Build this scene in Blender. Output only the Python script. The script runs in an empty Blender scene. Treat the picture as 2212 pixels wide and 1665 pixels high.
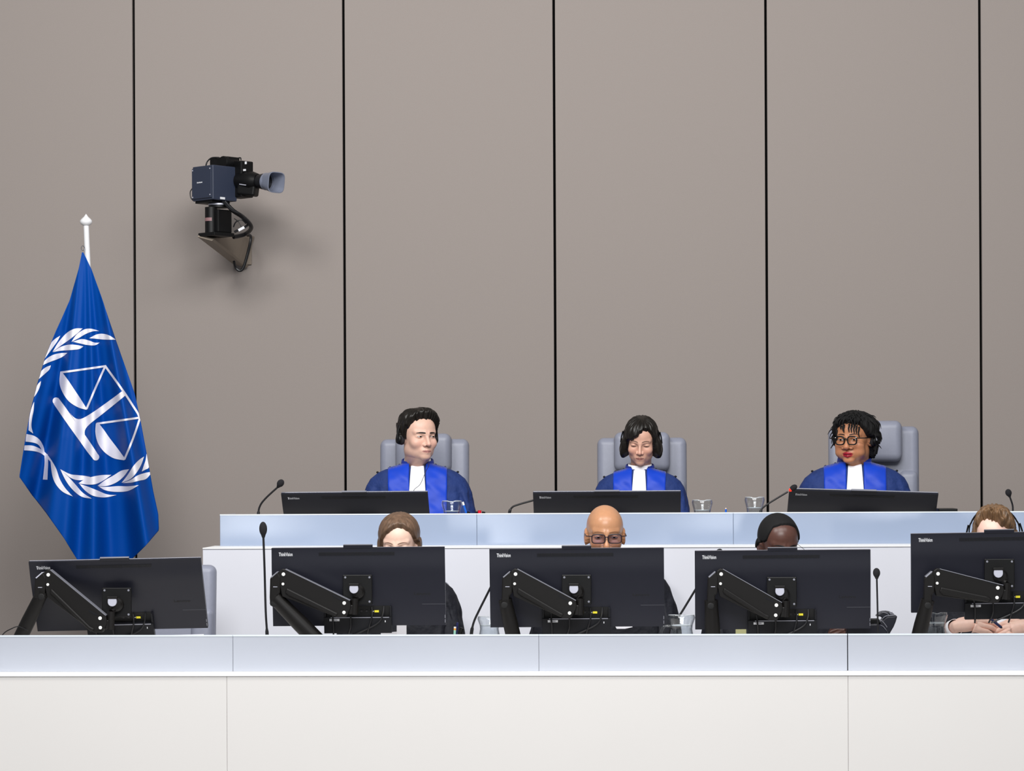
import bpy, bmesh, math, random
import numpy as np
from mathutils import Vector, Matrix

# ------------------------------------------------------------------ camera, light, exposure
SC = bpy.context.scene
COL = SC.collection
PI = math.pi
R = math.radians
random.seed(7)
FPX = 5724.0
ZC = 1.49
cam = bpy.data.cameras.new('camera')
camo = bpy.data.objects.new('camera', cam)
COL.objects.link(camo)
CM = Matrix.Translation((0, 0, ZC)) @ Matrix.Rotation(R(2.6), 4, 'Z') @ Matrix.Rotation(PI / 2, 4, 'X') @ Matrix.Rotation(R(-0.27), 4, 'Z')
camo.matrix_world = CM
cam.sensor_width = 36.0
cam.sensor_fit = 'HORIZONTAL'
cam.lens = FPX / 2212.0 * 36.0
cam.shift_y = (1020 - 832.5) / 2212.0
cam.clip_end = 200
SC.camera = camo

world = bpy.data.worlds.new('world')
SC.world = world
world.use_nodes = True
bg = world.node_tree.nodes['Background']
bg.inputs[0].default_value = (0.93, 0.96, 1.0, 1)
bg.inputs[1].default_value = 0.27


def area(name, loc, target, sx, sy, power, color=(1, 1, 1)):
    l = bpy.data.lights.new(name, 'AREA')
    l.shape = 'RECTANGLE'
    l.size, l.size_y, l.energy, l.color = sx, sy, power, color
    o = bpy.data.objects.new(name, l)
    COL.objects.link(o)
    o.location = loc
    o.rotation_euler = (Vector(target) - Vector(loc)).to_track_quat('-Z', 'Y').to_euler()
    return o


area('ceiling_lamp_key', (-3.0, 8.6, 5.7), (-1.4, 14.8, 2.4), 1.6, 1.2, 185, (1, 0.985, 0.96))
area('ceiling_lamp_middle', (0.0, 8.2, 5.7), (-0.2, 14.8, 2.4), 2.6, 1.2, 175, (1, 0.99, 0.97))
area('ceiling_lamp_right', (2.6, 8.6, 5.7), (1.0, 14.8, 2.4), 1.6, 1.2, 75, (1, 0.99, 0.97))
area('ceiling_lamp_hall', (-0.3, 3.6, 5.6), (-0.5, 9.8, 0.6), 5.0, 2.0, 600, (0.99, 0.995, 1.0))
# lit gallery windows across the hall, they mirror in the frosted glass upstands
for gx, gw in ((-4.0, 0.75), (-1.5, 0.5), (0.93, 0.45), (2.9, 0.9)):
    area('gallery_window_lamp', (gx, -3.0, 0.85), (gx, 10.0, 0.85), gw, 0.8, 30 * gw, (0.97, 0.985, 1.0))

vs = SC.view_settings
vs.view_transform = 'Standard'
vs.look = 'None'
vs.exposure = -0.2
vs.gamma = 1.0
vs.use_curve_mapping = False

# ------------------------------------------------------------------ helpers
CR = np.array(CM.to_3x3())


def P(px, py, Y):
    """point of the room at depth Y (metres from the lens) that the photograph shows at pixel px, py"""
    d = CR @ np.array([(px - 1106.0) / FPX, -(py - 1020.0) / FPX, -1.0])
    t = Y / d[1]
    return Vector((d[0] * t, Y, ZC + d[2] * t))


def lin(h):
    h = h.lstrip('#')
    c = [int(h[i:i + 2], 16) / 255 for i in (0, 2, 4)]
    return tuple((v / 12.92 if v <= 0.04045 else ((v + 0.055) / 1.055) ** 2.4) for v in c)


MATS = {}


def mat(name, color, rough=0.5, metal=0.0, spec=0.5, noise=0.0, nscale=40.0, bump=0.0, bscale=200.0, coat=0.0,
        sheen=0.0, trans=0.0, ior=1.45, emit=0.0, attr=False, stretch=None, sub=0.0, bdist=0.002):
    if name in MATS:
        return MATS[name]
    m = bpy.data.materials.new(name)
    m.use_nodes = True
    nt = m.node_tree
    b = nt.nodes['Principled BSDF']
    c = lin(color) if isinstance(color, str) else color
    b.inputs['Base Color'].default_value = (*c, 1)
    b.inputs['Roughness'].default_value = rough
    b.inputs['Metallic'].default_value = metal
    b.inputs['Specular IOR Level'].default_value = spec
    b.inputs['Coat Weight'].default_value = coat
    b.inputs['Coat Roughness'].default_value = 0.15
    b.inputs['Sheen Weight'].default_value = sheen
    b.inputs['Transmission Weight'].default_value = trans
    b.inputs['IOR'].default_value = ior
    if sub:
        b.inputs['Subsurface Weight'].default_value = sub
        b.inputs['Subsurface Radius'].default_value = (0.012, 0.005, 0.003)
        b.inputs['Subsurface Scale'].default_value = 0.6
    if emit:
        b.inputs['Emission Color'].default_value = (*c, 1)
        b.inputs['Emission Strength'].default_value = emit
    tc = nt.nodes.new('ShaderNodeTexCoord')
    mp = nt.nodes.new('ShaderNodeMapping')
    nt.links.new(tc.outputs['Object'], mp.inputs['Vector'])
    if stretch:
        mp.inputs['Scale'].default_value = stretch
    if noise or attr:
        n = nt.nodes.new('ShaderNodeTexNoise')
        n.inputs['Scale'].default_value = nscale
        n.inputs['Detail'].default_value = 4
        nt.links.new(mp.outputs['Vector'], n.inputs['Vector'])
        mr = nt.nodes.new('ShaderNodeMapRange')
        mr.inputs['From Min'].default_value = 0.25
        mr.inputs['From Max'].default_value = 0.75
        mr.inputs['To Min'].default_value = 1 - noise
        mr.inputs['To Max'].default_value = 1 + noise
        nt.links.new(n.outputs['Fac'], mr.inputs['Value'])
        mx = nt.nodes.new('ShaderNodeMix')
        mx.data_type = 'RGBA'
        mx.blend_type = 'MULTIPLY'
        mx.inputs[0].default_value = 1.0
        if attr:
            at = nt.nodes.new('ShaderNodeAttribute')
            at.attribute_name = 'tint'
            nt.links.new(at.outputs['Color'], mx.inputs[6])
        else:
            mx.inputs[6].default_value = (*c, 1)
        nt.links.new(mr.outputs['Result'], mx.inputs[7])
        nt.links.new(mx.outputs[2], b.inputs['Base Color'])
    if bump:
        n2 = nt.nodes.new('ShaderNodeTexNoise')
        n2.inputs['Scale'].default_value = bscale
        n2.inputs['Detail'].default_value = 3
        nt.links.new(mp.outputs['Vector'], n2.inputs['Vector'])
        bp = nt.nodes.new('ShaderNodeBump')
        bp.inputs['Strength'].default_value = bump
        bp.inputs['Distance'].default_value = bdist
        nt.links.new(n2.outputs['Fac'], bp.inputs['Height'])
        nt.links.new(bp.outputs['Normal'], b.inputs['Normal'])
    MATS[name] = m
    return m


def smoothstep(a, b, x):
    t = np.clip((x - a) / (b - a), 0, 1)
    return t * t * (3 - 2 * t)


class MB:
    """collects boxes, tubes, lathes, prisms and grids; build() links them as ONE mesh object"""

    def __init__(s):
        s.v, s.f = [], []

    def add(s, vs_, fs_, mtx=None):
        k = len(s.v)
        for p in vs_:
            p = Vector(p)
            s.v.append(tuple(mtx @ p) if mtx is not None else tuple(p))
        for f in fs_:
            s.f.append([i + k for i in f])
        return s

    def box(s, a, b, mtx=None):
        x0, y0, z0 = a
        x1, y1, z1 = b
        v = [(x0, y0, z0), (x1, y0, z0), (x1, y1, z0), (x0, y1, z0), (x0, y0, z1), (x1, y0, z1), (x1, y1, z1), (x0, y1, z1)]
        return s.add(v, [(0, 3, 2, 1), (4, 5, 6, 7), (0, 1, 5, 4), (1, 2, 6, 5), (2, 3, 7, 6), (3, 0, 4, 7)], mtx)

    def tube(s, pts, rad, n=10, caps=True, mtx=None):
        pts = [Vector(p) for p in pts]
        rads = rad if isinstance(rad, (list, tuple)) else [rad] * len(pts)
        v, f = [], []
        up = None
        for i, p in enumerate(pts):
            t = (pts[min(i + 1, len(pts) - 1)] - pts[max(i - 1, 0)]).normalized()
            if up is None:
                up = t.orthogonal().normalized()
            else:
                up = (up - t * up.dot(t))
                up = up.normalized() if up.length > 1e-6 else t.orthogonal().normalized()
            sd = t.cross(up)
            for k in range(n):
                a = 2 * PI * k / n
                v.append(p + (up * math.cos(a) + sd * math.sin(a)) * rads[i])
        for i in range(len(pts) - 1):
            for k in range(n):
                f.append((i * n + k, i * n + (k + 1) % n, (i + 1) * n + (k + 1) % n, (i + 1) * n + k))
        if caps:
            f.append(tuple(range(n))[::-1])
            f.append(tuple((len(pts) - 1) * n + k for k in range(n)))
        return s.add(v, f, mtx)

    def lathe(s, prof, n=24, mtx=None, zmod=None):
        v, f = [], []
        for (r, z) in prof:
            for k in range(n):
                a = 2 * PI * k / n
                dz = zmod(a, r, z) if zmod else 0
                v.append((r * math.cos(a), r * math.sin(a), z + dz))
        for i in range(len(prof) - 1):
            for k in range(n):
                f.append((i * n + k, i * n + (k + 1) % n, (i + 1) * n + (k + 1) % n, (i + 1) * n + k))
        if prof[0][0] > 1e-5:
            f.append(tuple(range(n))[::-1])
        if prof[-1][0] > 1e-5:
            f.append(tuple((len(prof) - 1) * n + k for k in range(n)))
        return s.add(v, f, mtx)

    def prism(s, poly, y0, y1, mtx=None):
        """polygon in x,z pushed from y0 to y1"""
        n = len(poly)
        v = [(x, y0, z) for x, z in poly] + [(x, y1, z) for x, z in poly]
        f = [tuple(range(n)), tuple(range(2 * n - 1, n - 1, -1))]
        for i in range(n):
            j = (i + 1) % n
            f.append((i, n + i, n + j, j))
        return s.add(v, f, mtx)

    def grid(s, rows, closed=False, mtx=None):
        """rows: list of equal-length point lists"""
        n = len(rows[0])
        v = [p for r in rows for p in r]
        f = []
        for i in range(len(rows) - 1):
            for k in range(n if closed else n - 1):
                j = (k + 1) % n
                f.append((i * n + k, i * n + j, (i + 1) * n + j, (i + 1) * n + k))
        return s.add(v, f, mtx)

    def ball(s, c, r, n=12, m=8, mtx=None):
        r = r if isinstance(r, (list, tuple)) else (r, r, r)
        rows = []
        for i in range(m + 1):
            t = PI * i / m
            rows.append([(c[0] + r[0] * math.sin(t) * math.cos(2 * PI * k / n), c[1] + r[1] * math.sin(t) * math.sin(2 * PI * k / n),
                          c[2] + r[2] * math.cos(t)) for k in range(n)])
        return s.grid(rows, True, mtx)

    def build(s, name, m, parent=None, smooth=False, bevel=0.0, seg=2, solid=0.0, fix=True, off=None):
        me = bpy.data.meshes.new(name)
        vv = s.v if off is None else [(a - off[0], b - off[1], c - off[2]) for a, b, c in s.v]
        me.from_pydata(vv, [], s.f)
        if fix:
            bm = bmesh.new()
            bm.from_mesh(me)
            bmesh.ops.remove_doubles(bm, verts=bm.verts, dist=1e-6)
            bmesh.ops.recalc_face_normals(bm, faces=bm.faces)
            if bevel:
                es = [e for e in bm.edges if len(e.link_faces) == 2 and e.calc_face_angle(0) > 0.5]
                bmesh.ops.bevel(bm, geom=es, offset=bevel, segments=seg, profile=0.5, affect='EDGES', clamp_overlap=True)
            bm.to_mesh(me)
            bm.free()
        if smooth:
            me.shade_smooth()
            if smooth != 'all':
                me.set_sharp_from_angle(angle=R(smooth if smooth is not True else 38))
        o = bpy.data.objects.new(name, me)
        COL.objects.link(o)
        if m:
            me.materials.append(m)
        if parent:
            o.parent = parent
        if solid:
            md = o.modifiers.new('solid', 'SOLIDIFY')
            md.thickness = solid
            md.offset = -1
        return o


def tag(o, label=None, cat=None, group=None, kind=None):
    if label:
        o['label'] = label
    if cat:
        o['category'] = cat
    if group:
        o['group'] = group
    if kind:
        o['kind'] = kind
    return o


def thing(name, label, cat, loc=(0, 0, 0), rot=(0, 0, 0), group=None):
    o = bpy.data.objects.new(name, None)
    COL.objects.link(o)
    o.empty_display_size = 0.05
    o.location = loc
    o.rotation_euler = rot
    return tag(o, label, cat, group)


def copy_tree(o, parent=None):
    c = o.copy()
    COL.objects.link(c)
    if parent:
        c.parent = parent
    for ch in list(o.children):
        copy_tree(ch, c)
    return c


TEXTS = {}


def text_mesh(body, depth=0.0006):
    """flat lettering in the x,z plane, width 1 and centred, reading from -y"""
    if body in TEXTS:
        return TEXTS[body]
    cu = bpy.data.curves.new('letters', 'FONT')
    cu.body = body
    cu.size = 1
    cu.resolution_u = 2
    cu.offset = 0.018
    o = bpy.data.objects.new('letters', cu)
    COL.objects.link(o)
    bpy.context.view_layer.update()
    me = bpy.data.meshes.new_from_object(o.evaluated_get(bpy.context.evaluated_depsgraph_get()))
    bpy.data.objects.remove(o)
    vs_ = [v.co.copy() for v in me.vertices]
    xs = [v.x for v in vs_]
    ys = [v.y for v in vs_]
    w, h = max(xs) - min(xs), max(ys) - min(ys)
    for v in me.vertices:
        v.co = Vector(((v.co.x - min(xs)) / w - 0.5, 0, (v.co.y - min(ys)) / h - 0.5))
    TEXTS[body] = me
    return me


def letters(name, body, m, parent, loc, w, h, rot=(0, 0, 0)):
    me = text_mesh(body)
    o = bpy.data.objects.new(name, me.copy())
    COL.objects.link(o)
    o.data.materials.clear()
    o.data.materials.append(m)
    o.parent = parent
    o.location = loc
    o.rotation_euler = rot
    o.scale = (w, 1, h)
    return o


def spline(pts, n=8):
    """smooth path through the points"""
    pts = [Vector(p) for p in pts]
    out = []
    for i in range(len(pts) - 1):
        p0, p1, p2, p3 = pts[max(i - 1, 0)], pts[i], pts[i + 1], pts[min(i + 2, len(pts) - 1)]
        for k in range(n):
            t = k / n
            out.append(0.5 * ((2 * p1) + (p2 - p0) * t + (2 * p0 - 5 * p1 + 4 * p2 - p3) * t * t + (3 * p1 - p0 - 3 * p2 + p3) * t ** 3))
    out.append(pts[-1])
    return out


# ------------------------------------------------------------------ materials
M_wall = mat('wall_cloth', '#9b928d', 0.85, spec=0.2, noise=0.035, nscale=220, bump=0.15, bscale=500)
M_gap = mat('joint_black', '#0a0a0a', 0.9, spec=0.1)  # plain black of the wall backing and the dark bench joint
M_carpet = mat('grey_carpet', '#6d6a68', 0.95, noise=0.1, nscale=150, bump=0.3)
M_white = mat('white_laminate', '#e9e6e3', 0.45, spec=0.4, noise=0.006, nscale=3)
M_cool = mat('cool_laminate', '#d9dae2', 0.45, spec=0.4, noise=0.006, nscale=3)
M_ledge = mat('white_top', '#f4f4f4', 0.4, spec=0.4)
M_glass = mat('frosted_glass', '#b4b8c2', 0.16, spec=0.6, coat=0.4, noise=0.03, nscale=1.2)  # bluish base and faint noise stand in for soft reflections of the hall
M_glass2 = mat('frosted_glass_blue', '#95a2b9', 0.12, spec=0.6, coat=0.4, noise=0.03, nscale=1.2)  # bluer copy, mirrored hall and its patches put into the colour
M_edge = mat('glass_edge', '#dfe8f2', 0.3)
M_black = mat('satin_black', '#09090a', 0.45, spec=0.35, bump=0.05, bscale=900)
M_arm = mat('black_metal', '#0e0c0b', 0.45, spec=0.35)
M_mon = mat('monitor_shell', '#191a24', 0.38, spec=0.42, bump=0.06, bscale=1500)
M_seam = mat('seam_grey', '#4a4b52', 0.4)
M_moni = mat('monitor_inner', '#101116', 0.5, spec=0.3)
M_bezel = mat('bezel_grey', '#8d8e98', 0.35, metal=0.3)
M_screen = mat('screen_black', '#050506', 0.12)
M_ink = mat('white_ink', '#dfe0e4', 0.6)
M_inkhollow = mat('ink_and_hollow_black', '#060607', 0.6)  # lettering ink, also the painted dark of vent, recess and cable hole
M_yellow = mat('yellow_label', '#f2e43a', 0.6)
M_silver = mat('silver_clip', '#c9cad8', 0.35, metal=0.35)
M_cap = mat('white_cap', '#eeeeec', 0.35)
M_rubber = mat('cable_black', '#141417', 0.4)
M_foam = mat('foam_black', '#1d1c20', 0.9, bump=0.6, bscale=900)
M_leather = mat('grey_leather', '#868998', 0.40, spec=0.5, noise=0.03, nscale=60, bump=0.12, bscale=350)
M_chrome = mat('chrome', '#b9bac0', 0.2, metal=1.0)
M_clear = mat('clear_glass', (1, 1, 1), 0.0, trans=1.0, ior=1.28)
def thin_glass(m, amount):
    nt = m.node_tree
    out = nt.nodes['Material Output']
    tr = nt.nodes.new('ShaderNodeBsdfTransparent')
    tr.inputs[0].default_value = (.96, .975, .985, 1)
    gl = nt.nodes.new('ShaderNodeBsdfGlossy')
    gl.inputs['Roughness'].default_value = 0.06
    lw = nt.nodes.new('ShaderNodeLayerWeight')
    lw.inputs['Blend'].default_value = 0.5
    mx = nt.nodes.new('ShaderNodeMixShader')
    pw = nt.nodes.new('ShaderNodeMath')
    pw.operation = 'POWER'
    pw.inputs[1].default_value = 2.2
    nt.links.new(lw.outputs['Facing'], pw.inputs[0])
    ml = nt.nodes.new('ShaderNodeMath')
    ml.operation = 'MULTIPLY_ADD'
    ml.inputs[1].default_value = amount
    ml.inputs[2].default_value = 0.04
    nt.links.new(pw.outputs[0], ml.inputs[0])
    nt.links.new(ml.outputs[0], mx.inputs[0])
    nt.links.new(tr.outputs[0], mx.inputs[1])
    nt.links.new(gl.outputs[0], mx.inputs[2])
    nt.links.new(mx.outputs[0], out.inputs['Surface'])


thin_glass(M_clear, 0.6)
M_water = mat('water', (0.97, 0.985, 1), 0.0, trans=1.0, ior=1.12)
thin_glass(M_water, 0.35)
M_glint = mat('rim_glint', '#eef3f7', 0.15, spec=0.6, trans=0.35, ior=1.3)  # whitish colour paints the bright glints on jug rim and water edge
M_navy = mat('navy_cloth', '#21356c', 0.7, spec=0.3, noise=0.14, nscale=18, bump=0.7, bscale=16, bdist=0.02)
M_royal = mat('royal_satin', '#073cba', 0.46, spec=0.32, noise=0.08, nscale=14, sheen=0.1)
M_collar = mat('deep_blue', '#0b2a86', 0.55, noise=0.1)
M_bib = mat('white_cotton', '#f3f2f7', 0.8, spec=0.2, bump=0.1, bscale=400)
M_robe = mat('black_cloth', '#181921', 0.7, spec=0.3, noise=0.2, nscale=20, bump=0.7, bscale=16, bdist=0.02)
M_flag = mat('flag_satin', '#00459c', 0.5, spec=0.12, noise=0.04, nscale=300, bump=0.05, bscale=900)
M_print = mat('flag_print', '#eceaf4', 0.6, noise=0.02, nscale=200)
M_pole = mat('white_paint', '#e8e8ea', 0.3)
M_paper = mat('paper', '#f4f3fa', 0.8)
M_note = mat('note_paper', '#d9d7a0', 0.8)

# ------------------------------------------------------------------ the setting
fl = MB().box((-7, -4, -0.1), (7, 15.2, 0.0)).build('floor', M_carpet)
tag(fl, kind='structure')
ds = MB().box((-7, 12.02, 0.0), (7, 15.0, 0.41)).build('floor_dais', M_carpet)
tag(ds, kind='structure')
wl = MB().box((-7, 15.035, 0.0), (7, 15.2, 7.2)).build('wall_back', M_gap)
tag(wl, kind='structure')
seams = [P(x, 620, 15.0).x for x in (290.8, 744.2, 1198.8, 1656.5, 2118.8)]
d0, d1 = seams[1] - seams[0], seams[4] - seams[3]
seams = [seams[0] - 3 * d0, seams[0] - 2 * d0, seams[0] - d0] + seams + [seams[4] + d1, seams[4] + 2 * d1]
for a, b in zip(seams[:-1], seams[1:]):
    MB().box((a + 0.007, 15.0, 0.41), (b - 0.007, 15.034, 7.1)).build('wall_panel', M_wall, wl, bevel=0.003)

# ------------------------------------------------------------------ benches
XR = 3.2


def bench(name, label, Yf, Yg, left_base, left_glass, z_led, z_glass, z_floor, panel_seams, glass_seams, desk_to, darks, m_front=None, m_glass=None):
    t = thing(name, label, 'bench', (0, Yf, z_floor))
    o = (0, Yf, z_floor)
    xs = [left_base] + panel_seams + [XR]
    for a, b in zip(xs[:-1], xs[1:]):
        MB().box((a + 0.0004, Yf, z_floor), (b - 0.0004, Yf + 0.03, z_led - 0.006)).build('front_panel', m_front or M_white, t, bevel=0.0015, off=o)
    MB().box((left_base, Yf - 0.004, z_led - 0.006), (XR, Yg + 0.05, z_led)).build('ledge', M_ledge, t, bevel=0.0015, off=o)
    MB().box((left_base, Yf + 0.03, z_floor), (left_base + 0.03, desk_to, z_led - 0.006)).build('side_panel', M_white, t, bevel=0.002, off=o)
    MB().box((left_glass, Yg + 0.05, z_led - 0.03), (XR, desk_to, z_led)).build('desk_top', M_white, t, bevel=0.003, off=o)
    xs = [left_glass] + glass_seams + [XR]
    for i, (a, b) in enumerate(zip(xs[:-1], xs[1:])):
        ga = 0.0016 if i in darks else 0.0005
        gb = 0.0016 if i + 1 in darks else 0.0005
        g = MB().box((a + ga, Yg, z_led), (b - gb, Yg + 0.012, z_glass)).build('glass_panel', m_glass or M_glass, t, bevel=0.0015, off=o)
        MB().box((a + ga, Yg - 0.0015, z_glass - 0.0035), (b - gb, Yg + 0.0135, z_glass + 0.0015)).build('edge_strip', M_edge, g, off=o)
    MB().box((left_glass + 0.002, Yg + 0.02, z_led), (XR, Yg + 0.026, z_glass - 0.01)).build('backing', m_glass or M_glass, t, off=o)
    for i in darks:
        MB().box((xs[i] - .004, Yg + 0.0145, z_led), (xs[i] + .004, Yg + 0.0185, z_glass - .002)).build('dark_joint', M_gap, t, off=o)
    MB().box((left_glass, Yg + 0.012, z_led), (left_glass + 0.012, Yg + 0.42, z_glass)).build('glass_end', M_glass, t, bevel=0.0015, off=o)
    return t


zf_g = P(1106, 1371, 10.0).z
zf_l = P(1106, 1450, 9.99).z
bench('front_bench', 'long white front bench with a frosted glass upstand below the row of large monitors', 9.84, 10.0, -4.6, -4.6,
      zf_l, zf_g, 0.0, [P(490, 1500, 9.84).x, P(1832, 1500, 9.84).x],
      [P(503, 1400, 10).x, P(1164, 1400, 10).x, P(1831, 1400, 10).x], 10.95, (3,))
zb_g = P(1106, 1109, 12.3).z
zb_l = P(1106, 1177, 12.29).z
bench('judges_bench', 'raised white bench with frosted glass upstand in front of the three blue-robed people', 12.0, 12.3,
      P(438, 1250, 12.0).x, P(475, 1150, 12.3).x, zb_l, zb_g, 0.0, [P(1270, 1200, 12).x],
      [P(1030, 1130, 12.3).x, P(1584, 1130, 12.3).x, P(2150, 1130, 12.3).x], 12.80, (), M_cool, M_glass2)
Z_DESK_F, Z_DESK_B = zf_l + 0.0012, zb_l + 0.0012

# ------------------------------------------------------------------ monitors
MW, MH = 0.698, 0.316
PX = MW / 377.0  # metres per photograph pixel on the front row of monitors


def make_monitor():
    """origin at the middle of the shell, back towards -y"""
    t = thing('monitor', 'x', 'monitor')

    def X(px):
        return -MW / 2 + px * PX

    def Z(py):
        return MH / 2 - py * PX
    def yb(z):
        return float(-0.011 + 0.009 * smoothstep(.06, .165, np.array(z)))
    sh = [(yb(z), z) for z in np.concatenate([[-MH / 2, .05], np.linspace(.06, MH / 2, 14)])]
    sh = [(0.008, -MH / 2)] + sh + [(0.008, MH / 2)]
    m = MB()
    n = len(sh)
    m.add([(-MW / 2, y, z) for y, z in sh] + [(MW / 2, y, z) for y, z in sh],
          [tuple(range(n)), tuple(range(2 * n - 1, n - 1, -1))] + [(i, n + i, n + (i + 1) % n, (i + 1) % n) for i in range(n)])
    m.build('back_shell', M_mon, t, smooth=25)
    b = MB()
    b.box((-MW / 2 + 0.001, 0.008, -MH / 2), (MW / 2 - 0.001, 0.014, MH / 2 + 0.0005))
    b.build('bezel', M_bezel, t, bevel=0.0015)
    MB().box((-MW / 2 + 0.008, 0.0141, -MH / 2 + 0.012), (MW / 2 - 0.008, 0.0145, MH / 2 - 0.008)).build('screen', M_screen, t)
    n = MB().box((-0.059, -0.004, MH / 2 - 0.003), (0.059, 0.007, MH / 2 + 0.012)).build('camera_bar', M_mon, t, bevel=0.002)
    MB().box((-0.0585, -0.0035, MH / 2 + 0.0115), (0.0585, 0.0065, MH / 2 + 0.0127)).build('top_strip', M_bezel, n)
    v = MB().box((X(103), yb(Z(17)), Z(18.5)), (X(268), 0, Z(10.0))).build('vent', M_inkhollow, t)
    s = MB()
    for k in range(56):
        x = X(104 + k * 163 / 55.0)
        s.box((x - 0.0009, yb(Z(17)) - .001, Z(18.2)), (x + 0.0009, yb(Z(17)) + .001, Z(10.4)))
    tag(s.build('vent_slats', M_mon, v), kind='stuff')
    letters('logo_lettering', 'ThinkVision', M_ink, t, (X(31), yb(Z(15)) - .001, Z(13.2)), 30 * PX, 8.2 * PX)
    letters('maker_lettering', 'Lenovo', M_inkhollow, t, (X(327), -0.0116, Z(101)), 36 * PX, 6 * PX)
    MB().box((X(326), -0.0116, Z(124.4)), (X(377), -0.0109, Z(123.6))).build('seam_line', M_seam, t)
    for a, b in ((148, 155), (158, 165)):
        MB().box((MW / 2 - .0035, -.0117, Z(b)), (MW / 2 - .0015, -.0108, Z(a))).build('side_port', M_bezel, t)
    # connector housing: cheeks, recess back and the lower box
    h = MB()
    h.box((X(113), -0.036, Z(185)), (X(260), -0.010, Z(150)))
    h.box((X(113), -0.030, Z(150)), (X(117), -0.010, Z(127)))
    h.box((X(256), -0.030, Z(150)), (X(260), -0.010, Z(127)))
    hh = h.build('connector_housing', M_moni, t, bevel=0.001)
    MB().box((X(117), -0.0125, Z(150)), (X(256), -0.0102, Z(127))).build('recess', M_inkhollow, hh)  # black plane, the dark of the recess put into its colour
    MB().box((X(128), -0.0368, Z(151.2)), (X(255), -0.034, Z(149.6))).build('housing_rim', M_bezel, hh)
    for x, w in ((192, 5), (203, 5), (213, 4)):
        MB().box((X(x), -0.016, Z(141)), (X(x + w), -0.0125, Z(136))).build('port', M_rubber, hh, bevel=0.0006)
    MB().box((X(222.5), -0.0175, Z(141)), (X(232), -0.016, Z(136.4))).build('yellow_label', M_yellow, hh)
    MB().prism([(X(218.5), Z(138.6)), (X(221), Z(137.2)), (X(221), Z(140))], -0.0172, -0.016).build('arrow_mark', M_ink, hh)
    MB().box((X(125), -0.0372, Z(158)), (X(147), -0.0362, Z(153))).build('white_label', M_ink, hh, bevel=0.0008)
    MB().box((X(130), -0.0376, Z(156.4)), (X(142), -0.0372, Z(154.6))).build('label_print', M_bezel, hh)
    MB().box((X(245.6), -0.0372, Z(161)), (X(247.2), -0.0362, Z(157))).build('slot_mark', M_ink, hh)
    for q, pts in enumerate(([(132, 140, -.02), (133, 152, -.046), (134, 170, -.046), (133.5, 192, -.044)],
                             [(172, 146, -.05), (172, 158, -.05), (171, 172, -.05), (163, 192, -.045)],
                             [(216, 130, -.018), (218, 146, -.04), (213, 165, -.048), (205, 192, -.045)],
                             [(243, 128, -.018), (241, 146, -.04), (226, 165, -.046), (168, 192, -.042)])):
        MB().tube(spline([(X(a), y, Z(b_)) for a, b_, y in pts]), 0.0034, 8).build('cable', M_rubber, t, smooth=True)
    return t


mon0 = make_monitor()


def place_monitor(tl, tr, Y, tilt, label, group, first=False, yaw=0.0, strip=False):
    o = mon0 if first else copy_tree(mon0)
    a, b = P(*tl, Y), P(*tr, Y)
    roll = math.atan2(b.z - a.z, b.x - a.x)
    rot = Matrix.Rotation(R(yaw), 3, 'Z') @ Matrix.Rotation(-roll, 3, 'Y') @ Matrix.Rotation(R(tilt), 3, 'X')
    mid = (a + b) / 2
    if tr[0] > 2212:
        pass
    o.location = mid - rot @ Vector((0, 0, MH / 2))
    o.rotation_euler = rot.to_euler()
    tag(o, label, 'monitor', group)
    if strip:  # behind the glass upstand only the upper part shows
        for ch in list(o.children):
            if ch.name.startswith('cable'):
                bpy.data.objects.remove(ch)
            elif ch.name.startswith('connector_housing'):
                for g in list(ch.children):
                    bpy.data.objects.remove(g)
                bpy.data.objects.remove(ch)
        h = (o.location.z - Z_DESK_B)
        st = MB().prism([(-.09, 0), (.09, 0), (.05, h - .02), (-.05, h - .02)], .025, .075).build('stand', M_black, o, bevel=.003)
        st.matrix_parent_inverse = Matrix.Identity(4)
        st.matrix_local = Matrix.LocRotScale(o.location, o.rotation_euler, None).inverted() @ Matrix.Translation((o.location.x, o.location.y - .05, Z_DESK_B))
    return o


G_F, G_J = 'monitors on the front bench', 'monitors on the raised bench'
place_monitor((60, 1214), (436, 1206), 10.56, 27, 'large black monitor leaning forward in front of the blue flag', G_F, True)
place_monitor((585, 1184), (962, 1181), 10.6, 7, 'large black monitor hiding the brown-haired woman below her brows', G_F)
place_monitor((1057, 1186), (1434, 1183), 10.6, 7, 'large black monitor in front of the bald man', G_F)
place_monitor((1502, 1190), (1879, 1187), 10.6, 7, 'large black monitor hiding the dark-skinned man in glasses', G_F)
place_monitor((1970, 1153), (2347, 1147), 10.6, 7, 'large black monitor above the two hands, cut by the picture edge', G_F)
place_monitor((607, 1067), (924, 1064), 12.52, 46, 'dark monitor leaning forward before the robed man with headphones', G_J, strip=True)
place_monitor((1152, 1065), (1470, 1063), 12.52, 46, 'dark monitor leaning forward before the woman with the black bob', G_J, strip=True)
place_monitor((1707, 1058), (2025, 1067), 12.52, 48, 'dark slightly tipped monitor before the woman in black glasses', G_J, strip=True)

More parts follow.
